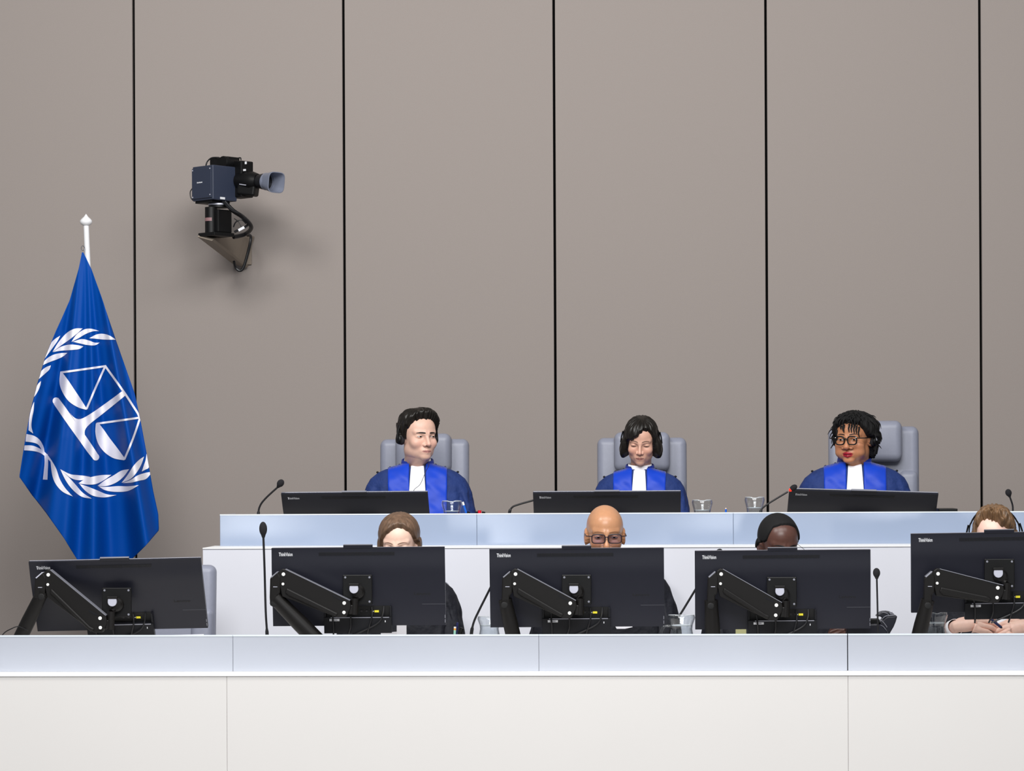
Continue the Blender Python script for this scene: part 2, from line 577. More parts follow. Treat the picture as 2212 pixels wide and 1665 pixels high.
# ------------------------------------------------------------------ monitor arms
def monitor_arm(label, At, Ab, Bt, Bb, post_low, foot, plate, plate_w=64, Y=10.53, boom=29):
    base = P(foot[0], 1400, Y)
    base.z = Z_DESK_F
    t = thing('monitor_mount', label, 'monitor mount', base, group='monitor mounts on the front bench')
    o = tuple(base)

    def poly(mb, pts, y0, y1):
        k = [P(px, py, Y) for px, py in pts]
        mb.prism([(p.x, p.z) for p in k], y0, y1)
        return mb
    up = [(At[0] - 12, At[1] + 1), (At[0] - 9, At[1] - 7), (At[0] - 2, At[1] - 12), (At[0] + 4, At[1] - 11), (Bt[0] + 12, Bt[1] - 6), (Bt[0] + 14, Bt[1] + 4), (Bb[0] + 14, Bb[1] - 9),
          (Bb[0] + 4, Bb[1] + 10), (Bb[0] - 14, Bb[1] + 11), (Ab[0] - 2, Ab[1] + 27), (Ab[0] - 6, Ab[1] + 8), (Ab[0] - 7, Ab[1] - 8)]
    poly(MB(), up, Y - 0.022, Y + 0.018).build('upper_arm', M_arm, t, bevel=0.003, off=o)
    cov = [(Ab[0] + 8, Ab[1] + 8), (Bb[0] - 22, Bb[1] - 3), (Bb[0] - 12, Bb[1] + 2), (Bb[0] - 20, Bb[1] + 9), (Ab[0] + 12, Ab[1] + 25), (Ab[0] + 4, Ab[1] + 18)]
    poly(MB(), cov, Y - 0.030, Y - 0.020).build('arm_cover', M_arm, t, bevel=0.005, seg=3, off=o)
    hl = [(At[0] + 4, At[1] - 11.4), (Bt[0] + 12, Bt[1] - 6.4), (Bt[0] + 12, Bt[1] - 5.2), (At[0] + 4, At[1] - 10.2)]
    poly(MB(), hl, Y - 0.0235, Y + 0.018).build('edge_strip', M_bezel, t, off=o)
    lab = [(Bt[0] - 24, Bt[1] - 18), (Bt[0] - 5, Bt[1] - 8.5), (Bt[0] - 7, Bt[1] - 5.5), (Bt[0] - 25, Bt[1] - 15)]
    poly(MB(), lab, Y - 0.0232, Y - 0.022).build('name_strip', M_moni, t, off=o)
    for c, r in ((At, 3.9), (Ab, 3.1), (Bt, 3.9), (Bb, 3.7)):
        p = P(*c, Y)
        m = Matrix.Translation((p.x, Y - 0.022, p.z)) @ Matrix.Rotation(PI / 2, 4, 'X')
        MB().lathe([(r * 0.00185, 0), (r * 0.00185, 0.003), (r * 0.00185 * 0.8, 0.0045), (0, 0.005)], 16, m).build('screw_cap', M_cap, t, smooth=True, off=o)
    # elbow
    el = [(At[0] - 29, At[1] + 9), (At[0] - 26, At[1] + 5), (At[0] - 12, At[1] - 5), (At[0] - 6, At[1] + 6), (At[0] - 7, At[1] + 40), (At[0] - 13, At[1] + 46), (post_low[0] + 9, post_low[1]), (post_low[0] - 9, post_low[1] + 3),
          (At[0] - 30, At[1] + 50)]
    poly(MB(), el, Y - 0.024, Y + 0.02).build('elbow', M_arm, t, bevel=0.005, seg=3, off=o)
    pl = [(At[0] - 27.5, At[1] + 6), (At[0] - 13.5, At[1] - 6), (At[0] - 11.5, At[1] - 4.5), (At[0] - 25.5, At[1] + 8)]
    poly(MB(), pl, Y - 0.026, Y + 0.018).build('elbow_plate', M_silver if boom < 0 else M_bezel, t, bevel=0.001, off=o)  # light caught by the plate put into its grey, palest by the flag
    mk = [(At[0] - 22, At[1] + 26.4), (At[0] - 13, At[1] + 26.4), (At[0] - 13, At[1] + 27.6), (At[0] - 22, At[1] + 27.6)]
    poly(MB(), mk, Y - 0.0246, Y - 0.024).build('elbow_mark', M_silver, t, off=o)
    # lower arm: a tapering oval tube down to the clamp
    p0, p1 = P(post_low[0], post_low[1] - 14, Y), P(*foot, Y)
    d = (p1 - p0)
    p1 = p0 + d * ((p0.z - Z_DESK_F - 0.04) / max(0.02, p0.z - p1.z))
    p1.y = Y + 0.02
    p2 = p1.copy()
    p2.z = Z_DESK_F + 0.012
    MB().tube([p0, p0.lerp(p1, 0.12), p0.lerp(p1, 0.5), p1], [abs(boom) * .5 * .00185] * 2 + [abs(boom) * .56 * .00185] * 2, 16).build('lower_arm', M_arm, t, smooth=True, off=o)
    hp = P(post_low[0] - 1, post_low[1] - 2, Y)
    MB().ball((hp.x, Y - 0.0252, hp.z), (0.0135, 0.0012, 0.0125), 20, 8).build('cable_hole', M_inkhollow, t, smooth='all', off=o)  # flat black disc painted in for the dark of the hole
    MB().lathe([(0.045, 0), (0.045, 0.012), (0.03, 0.016), (0.026, 0.03), (0, 0.03)], 20, Matrix.Translation((p1.x, p1.y, Z_DESK_F))).build('clamp', M_arm, t, smooth=True, off=o)
    # wrist and mounting plate
    q = P(*plate, Y)
    w = plate_w * 0.00185 / 2
    yb = 10.58
    pm = MB().box((q.x - w, yb - 0.014, q.z - w), (q.x + w, yb, q.z + w)).build('mount_plate', M_black, t, bevel=0.003, off=o)
    for sx in (-1, 1):
        for sz in (-1, 1):
            m = Matrix.Translation((q.x + sx * w * .82, yb - 0.014, q.z + sz * w * .82)) @ Matrix.Rotation(PI / 2, 4, 'X')
            MB().lathe([(0.0045, 0), (0.0042, 0.002), (0, 0.0026)], 12, m).build('screw', M_bezel, pm, smooth=True, off=o)
    MB().lathe([(0.028, 0), (0.028, 0.02), (0.02, 0.03), (0, 0.03)], 20,
               Matrix.Translation((q.x + 0.002, yb - 0.014, q.z - 0.008)) @ Matrix.Rotation(PI / 2, 4, 'X')).build('tilt_joint', M_arm, pm, smooth=True, off=o)
    cx, cz = q.x - 0.010, q.z + 0.004
    arc = [(cx - 0.017, cz + 0.013), (cx + 0.017, cz + 0.013)] + [(cx + 0.018 * math.cos(a), cz + 0.018 * math.sin(a)) for a in np.linspace(0, -PI, 12)]
    MB().prism(arc, yb - 0.056, yb - 0.042).build('clip', M_silver, t, bevel=0.002, off=o)
    MB().box((cx - 0.021, yb - 0.058, cz + 0.012), (cx + 0.021, yb - 0.042, cz + 0.022)).build('clip_bar', M_arm, t, bevel=0.002, off=o)
    b1 = P(Bt[0] + 20, (Bt[1] + Bb[1]) / 2, Y)
    wr = MB()
    wr.tube([(b1.x, Y - 0.002, b1.z - 0.028), (b1.x + 0.003, Y - 0.002, q.z - 0.034)], 0.0155, 16)
    wr.tube([(b1.x + .003, Y + 0.004, q.z - 0.036), (q.x, yb - 0.02, q.z - 0.02)], 0.012, 12)
    wr.build('wrist', M_arm, t, smooth=True, off=o)
    e0 = P(Bt[0] + 11, Bt[1] + 4, Y)
    e1 = P(Bb[0] + 11, Bb[1] + 4, Y)
    MB().box((e0.x - .004, Y - 0.016, e1.z), (b1.x + .012, Y + 0.012, e0.z)).build('knuckle', M_arm, t, bevel=0.004, off=o)
    return t


monitor_arm('black monitor arm leaning left to the desk, on the monitor by the flag', (107, 1241), (106, 1262), (218.7, 1334.4), (219.3, 1354.8), (93, 1290), (45, 1372), (248, 1302), boom=-28)
monitor_arm('black monitor arm slanting down rightwards beside the tall thin microphone', (613.9, 1239.7), (612.9, 1260.8), (744.9, 1301.8), (744.4, 1322), (594, 1305), (672, 1372), (770, 1274), boom=33)
monitor_arm('black monitor arm with upright post on the monitor before the bald man', (1114.2, 1239.4), (1112.3, 1260.3), (1232.2, 1302.2), (1230.6, 1323.3), (1091, 1308), (1108, 1372), (1245, 1274))
monitor_arm('black monitor arm on the monitor with a yellow paper note beneath it', (1557.4, 1239.4), (1556.1, 1260.1), (1676.4, 1306.4), (1675, 1328), (1536, 1310), (1540, 1372), (1690, 1279))
monitor_arm('black monitor arm with nearly level upper bar beside the water jug and hands', (2024.9, 1238.8), (2023.1, 1259), (2153.7, 1269), (2152, 1290), (2004, 1309), (1986, 1372), (2162, 1240))

# ------------------------------------------------------------------ microphones
def microphone(label, pts, head, Y, zd, r_head=(8.5, 15), rad=3.0, ring=False, hdir=None, Yb=None):
    sc = Y / FPX
    path = [P(a, b, Y) for a, b in pts]
    base = Vector((path[0].x, Y, zd))
    t = thing('gooseneck_microphone', label, 'microphone', base, group='gooseneck microphones')
    o = tuple(base)
    MB().box((base.x - 0.05, Y - 0.05, zd), (base.x + 0.05, Y + 0.05, zd + 0.03)).build('base', M_black, t, bevel=0.006, off=o)
    ps = spline([(base.x, Y, zd + 0.03)] + path, 6)
    n = len(ps)
    MB().tube(ps, [rad * sc * (1.25 if k < n * 0.3 else 0.8) for k in range(n)], 10).build('stem', M_rubber, t, smooth=True, off=o)
    h = P(*head, Y)
    d = (h - path[-1])
    if d.length < 1e-4:
        d = Vector((0, 0, 1))
    d.normalize()
    q = d.to_track_quat('Z', 'Y').to_matrix().to_4x4()
    m = Matrix.Translation(h) @ q
    MB().ball((0, 0, 0), (r_head[0] * sc, r_head[0] * sc, r_head[1] * sc), 18, 12, m).build('foam_head', M_foam, t, smooth='all', off=o)
    MB().lathe([(r_head[0] * sc * .35, -r_head[1] * sc * 1.25), (r_head[0] * sc * .62, -r_head[1] * sc * .8), (r_head[0] * sc * .62, -r_head[1] * sc * .6)], 14, m).build(
        'collar', mat('red_ring', '#ff2a18', 0.4, emit=1.5) if ring else M_rubber, t, smooth=True, off=o)
    return t


microphone('tall upright gooseneck microphone standing at the white bench end', [(577, 1372), (574, 1320), (571.5, 1230), (569, 1160)], (568.5, 1142), 10.35, Z_DESK_F, (8.6, 15.5))
microphone('gooseneck microphone bending behind the monitor of the bald man', [(1018, 1372), (1023, 1345), (1035, 1318), (1058, 1272), (1080, 1225)], (1090, 1205), 10.72, Z_DESK_F, (7, 11))
microphone('gooseneck microphone curving over the round water jug with a handle', [(1447, 1372), (1456, 1348), (1475, 1318), (1503, 1272), (1545, 1203)], (1553, 1193), 10.75, Z_DESK_F, (7, 9))
microphone('small upright gooseneck microphone beside the black domed desk device', [(1896.5, 1372), (1895.5, 1310), (1894, 1250)], (1893.5, 1237), 10.55, Z_DESK_F, (7.8, 10.5), rad=2.4)
microphone('gooseneck microphone leaning right at the raised bench end near the flag', [(558, 1112), (562, 1092), (575, 1075), (600, 1052)], (606, 1043.5), 12.5, Z_DESK_B, (7.5, 9), rad=2.6)
microphone('gooseneck microphone bending low behind the monitor of the bobbed woman', [(1100, 1112), (1106, 1096), (1122, 1089), (1150, 1081), (1180, 1072)], (1195, 1068), 12.75, Z_DESK_B, (6, 8), rad=2.6)
microphone('gooseneck microphone with a glowing red ring beside the black-glasses woman', [(1643, 1108), (1651, 1094), (1672, 1080), (1702, 1062)], (1714, 1053.5), 12.46, Z_DESK_B, (6.5, 9), rad=2.4, ring=True)
microphone('gooseneck microphone standing on the raised bench above the headset man', [(2188, 1106), (2187, 1090), (2181, 1072)], (2178.5, 1064), 12.6, Z_DESK_B, (6.8, 8), rad=2.4)

# ------------------------------------------------------------------ water jugs
def make_jug(handle):
    t = thing('water_jug', 'x', 'jug')
    prof = [(0.047, 0.0), (0.052, 0.006), (0.051, 0.05), (0.046, 0.085), (0.0405, 0.115), (0.0385, 0.130), (0.0405, 0.148), (0.0465, 0.166), (0.0490, 0.176), (0.0465, 0.186)]

    def zm(a, r, z):
        if z < 0.14:
            return 0
        d = abs((a + PI / 2 + PI) % (2 * PI) - PI)
        return (z - 0.14) / 0.044 * (0.007 * (1 - math.exp(-(d / 0.3) ** 2)) - 0.006 * (d / PI))
    outer = prof
    inner = [(r - 0.0022, z) for r, z in prof[::-1] if z > 0.003] + [(0.0, 0.007)]
    pf = []
    for a, b in zip(outer[:-1], outer[1:]):
        pf += [(a[0] + (b[0] - a[0]) * k / 3, a[1] + (b[1] - a[1]) * k / 3) for k in range(3)]
    pf.append(outer[-1])
    MB().lathe(pf + [(outer[-1][0] - .001, outer[-1][1] + .0012)] + inner, 40, zmod=zm).build('body', M_clear, t, smooth='all')
    w = [(0.0, 0.0075), (0.0445, 0.0075), (0.0485, 0.012), (0.0485, 0.05), (0.0432, 0.085), (0.0378, 0.115), (0.0362, 0.130), (0.0378, 0.146), (0.0, 0.146)]
    MB().lathe(w, 36).build('water', M_water, t, smooth=50)
    n = 48
    rim = [(0.0458 * math.cos(a), 0.0458 * math.sin(a), 0.187 + zm(a, 0, 0.186)) for a in np.linspace(0, 2 * PI, n)]
    MB().tube(rim, 0.0011, 6, caps=False).build('rim', M_glint, t, smooth='all')  # added whitish tube, a glint along the rim
    MB().lathe([(0.0372, .1445), (0.0372, .1475), (0.034, .1478), (0.034, .1445)], 40).build('water_line_glint', M_glint, t, smooth='all')  # added whitish ring, a glint round the water surface
    if handle:
        MB().tube(spline([(-0.034, 0, 0.142), (-0.06, 0, 0.142), (-0.072, 0, 0.115), (-0.071, 0, 0.06), (-0.051, 0, 0.04)], 6), 0.0055, 10).build('handle', M_clear, t, smooth='all')
    return t


jugA, jugB = make_jug(False), make_jug(True)
JUGS = (('glass water jug in front of the robed man with headphones', 976, 1082, 12.46, 0, 1.0, Z_DESK_B),
        ('glass water jug beside the blue pencil on the raised bench', 1517, 1080, 12.46, 0, 1.0, Z_DESK_B),
        ('glass water jug behind the stem of the red-ringed microphone', 1630, 1074, 12.72, 0, 1.0, Z_DESK_B),
        ('glass water jug with a handle under the curving microphone', 1472, 1328, 10.62, 1, 1.12, Z_DESK_F),
        ('glass water jug half hidden at the side of the bald man\'s monitor', 1057, 1331, 10.87, 0, 1.0, Z_DESK_F),
        ('glass water jug between the level monitor arm and a sleeve', 2021, 1322, 10.72, 0, 1.0, Z_DESK_F))
used = set()
for lab, px, py, Y, k, s, zd in JUGS:
    src = jugB if k else jugA
    o = copy_tree(src) if k in used else src
    used.add(k)
    p = P(px, py, Y)
    sz = (p.z - zd) / 0.191
    o.location = (p.x, Y, zd)
    sw = s * (0.0465 and 1.0)
    o.scale = (sw, sw, sz)
    tag(o, lab, 'jug', 'glass water jugs')

# ------------------------------------------------------------------ chairs
def make_chair():
    """origin on the floor below the seat, front towards -y"""
    t = thing('office_chair', 'x', 'chair')

    def cushion(name, x0, x1, z0, z1, y0, y1, rad, lean=0.0):
        mb = MB().box((x0, y0, z0), (x1, y1, z1))
        mb.v = [(x, y + lean * (z - z0), z) for x, y, z in mb.v]
        return mb.build(name, M_leather, t, bevel=rad, seg=6, smooth='all')
    cushion('backrest', -0.228, 0.228, 0.50, 1.165, 0.20, 0.285, 0.034, 0.10)
    cushion('side_bolster', -0.222, -0.125, 0.62, 0.965, 0.190, 0.25, 0.03, 0.10)
    cushion('side_bolster', 0.125, 0.222, 0.62, 0.965, 0.190, 0.25, 0.03, 0.10)
    cushion('headrest', -0.142, 0.142, 1.005, 1.19, 0.165, 0.30, 0.035, 0.06)
    s = MB().box((-0.25, -0.27, 0.40), (0.25, 0.24, 0.49)).build('seat', M_leather, t, bevel=0.03, seg=4, smooth=True)
    for sx in (-1, 1):
        MB().tube(spline([(sx * 0.25, 0.1, 0.44), (sx * 0.34, 0.1, 0.46), (sx * 0.35, 0.1, 0.56), (sx * 0.35, -0.10, 0.58)], 5), 0.018, 10).build('armrest', M_black, t, smooth=True)
    MB().lathe([(0.03, 0.1), (0.03, 0.3), (0.05, 0.34), (0.1, 0.40)], 16).build('column', M_chrome, t, smooth=True)
    for k in range(5):
        a = 2 * PI * k / 5 + 0.3
        lg = MB().tube([(0, 0, 0.11), (0.16 * math.cos(a), 0.16 * math.sin(a), 0.09), (0.29 * math.cos(a), 0.29 * math.sin(a), 0.07)], [0.03, 0.022, 0.016], 10).build('leg', M_chrome, t, smooth=True)
        MB().ball((0.29 * math.cos(a), 0.29 * math.sin(a), 0.032), (0.03, 0.03, 0.032), 12, 8).build('caster', M_black, lg, smooth='all')
    return t


ch0 = make_chair()
CH = (('grey leather chair behind the blue-robed man wearing headphones', 916, 948, 13.25, 0.41, 0, 1.0),
      ('grey leather chair behind the woman with the black bob', 1386.5, 945, 13.25, 0.41, 0, 1.0),
      ('grey leather chair behind the woman in black glasses', 1879, 921, 13.25, 0.41, -4, 1.0),
      ('empty grey chair behind the monitor by the flag', 352, 1221, 11.25, 0.0, 0, 1.0),
      ('grey chair behind the brown-haired woman', 868, 1256, 11.55, 0.0, 0, 0.93),
      ('grey chair behind the bald man', 1331, 1221, 11.62, 0.0, 0, 0.93),
      ('grey chair behind the dark-skinned man in glasses', 1690, 1262, 11.6, 0.0, 0, 0.93),
      ('grey chair behind the man with the thin headset band', 2150, 1240, 11.6, 0.0, 0, 0.93))
for i, (lab, px, py, Y, zf, yaw, s) in enumerate(CH):
    o = ch0 if i == 0 else copy_tree(ch0)
    p = P(px, py, Y + 0.26)
    o.location = (p.x, Y, zf)
    o.rotation_euler = (0, 0, R(yaw))
    o.scale = (s, s, (p.z - zf) / 1.165)
    tag(o, lab, 'chair', 'grey leather chairs')

# ------------------------------------------------------------------ people
NA, NP, PMAX = 176, 132, 150.0
_u = np.linspace(-PI, PI, NA, endpoint=False)
AZ = _u - 0.42 * np.sin(_u)
_w = np.linspace(0, 1, NP)
POL = np.radians(PMAX) * _w
POL[0] = 1e-3


def ell(p, c, r):
    q = (p - np.array(c)) / np.array(r)
    k0 = np.sqrt((q * q).sum(-1)) + 1e-9
    k1 = np.sqrt(((q / np.array(r)) ** 2).sum(-1)) + 1e-9
    return k0 * (k0 - 1) / k1


def cap(p, a, b, ra, rb=None):
    a, b = np.array(a), np.array(b)
    rb = ra if rb is None else rb
    ab = b - a
    t = np.clip(((p - a) @ ab) / (ab @ ab), 0, 1)
    return np.sqrt(((p - a - t[..., None] * ab) ** 2).sum(-1)) - (ra + (rb - ra) * t)


def smin(a, b, k):
    h = np.clip(0.5 + 0.5 * (b - a) / k, 0, 1)
    return b + (a - b) * h - k * h * (1 - h)


def smax(a, b, k):
    return -smin(-a, -b, k)


class Head:
    """head in its own frame: origin between the ears at eye height, face towards -y, metres"""

    def __init__(s, **kw):
        s.k = dict(w=1.0, jaw=1.0, chin=0.0, nose=1.0, nosel=1.0, cheek=0.0, lip=1.0, brow=1.0, neck=0.050, ear=1.0, open=0.0, lid=0.0)
        s.k.update(kw)
        d = np.stack([np.sin(POL)[None] * np.sin(AZ)[:, None], -np.sin(POL)[None] * np.cos(AZ)[:, None], np.broadcast_to(np.cos(POL)[None], (NA, NP))], -1)
        r = np.full((NA, NP), 0.30)
        for _ in range(60):
            r -= 0.85 * s.sdf(d * r[..., None])
            r = np.clip(r, 0.02, 0.3)
        s.d, s.r = d, r
        s.v = d * r[..., None]

    def sdf(s, p):
        k = s.k
        p = p.copy()
        p[..., 0] = p[..., 0] / k['w']
        a = np.abs(p[..., 0])
        m = np.stack([a, p[..., 1], p[..., 2]], -1)
        f = ell(m, (0, .012, .028), (.076, .096, .088))
        f = smin(f, ell(m, (0, -.034, .034), (.061, .056, .060)), .02)
        f = smin(f, ell(m, (0, -.034, -.03), (.062, .054, .07)), .02)
        j = k['jaw']
        f = smin(f, ell(m, (0, -.032, -.074), (.050 * j, .050, .042)), .022)
        f = smin(f, ell(m, (0, -.078, -.098 - k['chin']), (.021 * j, .016, .015)), .02)
        f = smin(f, ell(m, (.036 * j, -.0, -.066), (.024, .032, .03)), .03)
        c = k['cheek']
        f = smin(f, ell(m, (.041, -.062, -.032), (.022 + c, .023 + c * .5, .021 + c)), .02)
        if c:
            f = smin(f, ell(m, (.040, -.058, -.066), (.022 + c, .02 + c, .024)), .02)
        f = smin(f, cap(m, (.008, -.0845, .014), (.046, -.066, .021), .0115 * k['brow'], .008), .014)
        f = smin(f, ell(m, (0, -.078, -.068), (.028, .0205, .020)), .014)
        # sockets, lids
        f = smax(f, -ell(m, (.033, -.104, -.003), (.019, .0235, .0125)), .010)
        f = smin(f, ell(m, (.0325, -.0705, -.0015), (.0165, .0155, .0115)), .004)
        # nose
        n, nl = k['nose'], k['nosel']
        f = smin(f, cap(m, (0, -.090, .006), (0, -.104 - .006 * nl, -.034), .0068, .0098 * n), .010)
        f = smin(f, ell(m, (0, -.106 - .005 * nl, -.037), (.0095 * n, .010, .0085)), .006)
        f = smin(f, ell(m, (.0135 * n, -.095, -.041), (.0078 * n, .0095, .0072)), .005)
        f = smax(f, -ell(m, (.0068 * n, -.104, -.0475), (.0042, .006, .003)), .002)
        # lips
        l = k['lip']
        f = smin(f, cap(m, (.0, -.0955, -.0655), (.025, -.0845, -.0692), .0044 * l, .0016), .005)
        f = smin(f, cap(m, (.0, -.0950, -.0765 - k['open']), (.020, -.0860, -.0722 - k['open'] * .4), .0050 * l, .0018), .005)
        f = smax(f, -cap(m, (0, -.1035, -.0708 - k['open'] * .5), (.024, -.0915, -.0708 - k['open'] * .4), .0012 + k['open'] * .5), .002)
        f = smin(f, cap(m, (0, .022, -.06), (0, .036, -.24), k['neck']), .025)
        e = k['ear']
        f = smin(f, ell(m, (.078, .014, -.012), (.009 * e, .020 * e, .033 * e)), .006)
        f = smax(f, -ell(m, (.088, .010, -.010), (.006, .011 * e, .019 * e)), .004)
        return f * min(1.0, k['w'])

    def sy(s, x, z, y0=-0.16):
        """skin depth y in front of x, z"""
        x, z = np.asarray(x, float), np.asarray(z, float)
        y = np.full(x.shape, y0)
        for _ in range(60):
            y = y + 0.8 * s.sdf(np.stack([x, y, z], -1))
            y = np.minimum(y, 0.0)
        return y


def tint_attr(me, cols):
    a = me.attributes.new('tint', 'FLOAT_COLOR', 'POINT')
    a.data.foreach_set('color', np.concatenate([np.asarray(cols), np.ones((len(cols), 1))], 1).astype(np.float32).ravel())


def skin_chain(nodes, edges, root=0, sub=1):
    """limb grown with a skin modifier: nodes = [(point, radius)], returns verts, faces"""
    me = bpy.data.meshes.new('limb')
    me.from_pydata([tuple(n[0]) for n in nodes], edges, [])
    o = bpy.data.objects.new('limb', me)
    COL.objects.link(o)
    sk = o.modifiers.new('skin', 'SKIN')
    sk.use_smooth_shade = True
    for i, n in enumerate(nodes):
        me.skin_vertices[0].data[i].radius = (n[1], n[1])
        me.skin_vertices[0].data[i].use_root = (i == root)
    ss = o.modifiers.new('sub', 'SUBSURF')
    ss.levels = ss.render_levels = sub
    bpy.context.view_layer.update()
    ev = o.evaluated_get(bpy.context.evaluated_depsgraph_get())
    m2 = bpy.data.meshes.new_from_object(ev)
    vs_ = [tuple(v.co) for v in m2.vertices]
    fs_ = [tuple(p.vertices) for p in m2.polygons]
    bpy.data.objects.remove(o)
    return vs_, fs_


def hand_nodes(w, tip_dir, up, side, s=1.0, curl=0.5):
    """relaxed curled hand: w wrist, tip_dir towards the fingers, up = back of hand, side = towards the thumb"""
    w, t, u, d = Vector(w), Vector(tip_dir).normalized(), Vector(up).normalized(), Vector(side).normalized()
    N = [(w, .024 * s), (w + t * .045 * s, .027 * s)]
    E = [(0, 1)]
    for q, (off, ln) in enumerate(((.030, .9), (.010, 1.0), (-.010, .95), (-.029, .75))):
        k = w + t * (.088 - abs(off) * .25) * s + d * off * s + u * .004 * s
        a = 0.35 + curl
        b = a + 0.45 + curl
        p1 = k + (t * math.cos(a) - u * math.sin(a)) * .040 * ln * s
        p2 = p1 + (t * math.cos(b) - u * math.sin(b)) * .026 * ln * s
        p3 = p2 + (t * math.cos(b + .3) - u * math.sin(b + .3)) * .018 * ln * s
        i = len(N)
        N += [(k, .0115 * s), (p1, .0095 * s), (p2, .0085 * s), (p3, .0072 * s)]
        E += [(1, i), (i, i + 1), (i + 1, i + 2), (i + 2, i + 3)]
    i = len(N)
    b0 = w + t * .03 * s + d * .028 * s - u * .006 * s
    b1 = b0 + (t * .7 + d * .55 - u * .35) * .036 * s
    b2 = b1 + (t * .95 + d * .05 - u * .35) * .028 * s
    N += [(b0, .013 * s), (b1, .0105 * s), (b2, .0085 * s)]
    E += [(1, i), (i, i + 1), (i + 1, i + 2)]
    return N, E


def robe_fn(s, wid=1.0, slope=1.0):
    Zs = np.array([.045, .016, .006, -.004, -.020, -.050, -.080, -.115, -.20, -.30, -.42, -.56, -.66]) * s
    W = np.array([.062, .076, .110, .150, .187, .224, .242, .254, .274, .286, .290, .285, .28]) * s * wid
    D = np.array([.060, .066, .070, .077, .086, .098, .106, .113, .132, .150, .160, .168, .17]) * s
    Yc = np.array([.026, .024, .024, .022, .021, .018, .015, .012, .002, -.004, -.006, -.006, -.004]) * s

    def f(z):
        z = np.asarray(z, float)
        return np.interp(-z, -Zs, W), np.interp(-z, -Zs, D), np.interp(-z, -Zs, Yc)

    def front(x, z):
        w, d, yc = f(z)
        u = np.clip(np.abs(x / w), 0, 1)
        return yc - d * (1 - u ** 2.3) ** (1 / 2.3)
    return Zs, f, front


PEOPLE = {}
M_eye = mat('eye', '#ffffff', 0.15, attr=True, noise=0.0)
M_lash = mat('lash', '#15100e', 0.6)


def hair_mat(name, col, rough=0.45, noise=0.35):
    return mat(name, col, rough, spec=0.45, noise=noise, nscale=55, stretch=(1, 1, .18), bump=0.5, bscale=140)


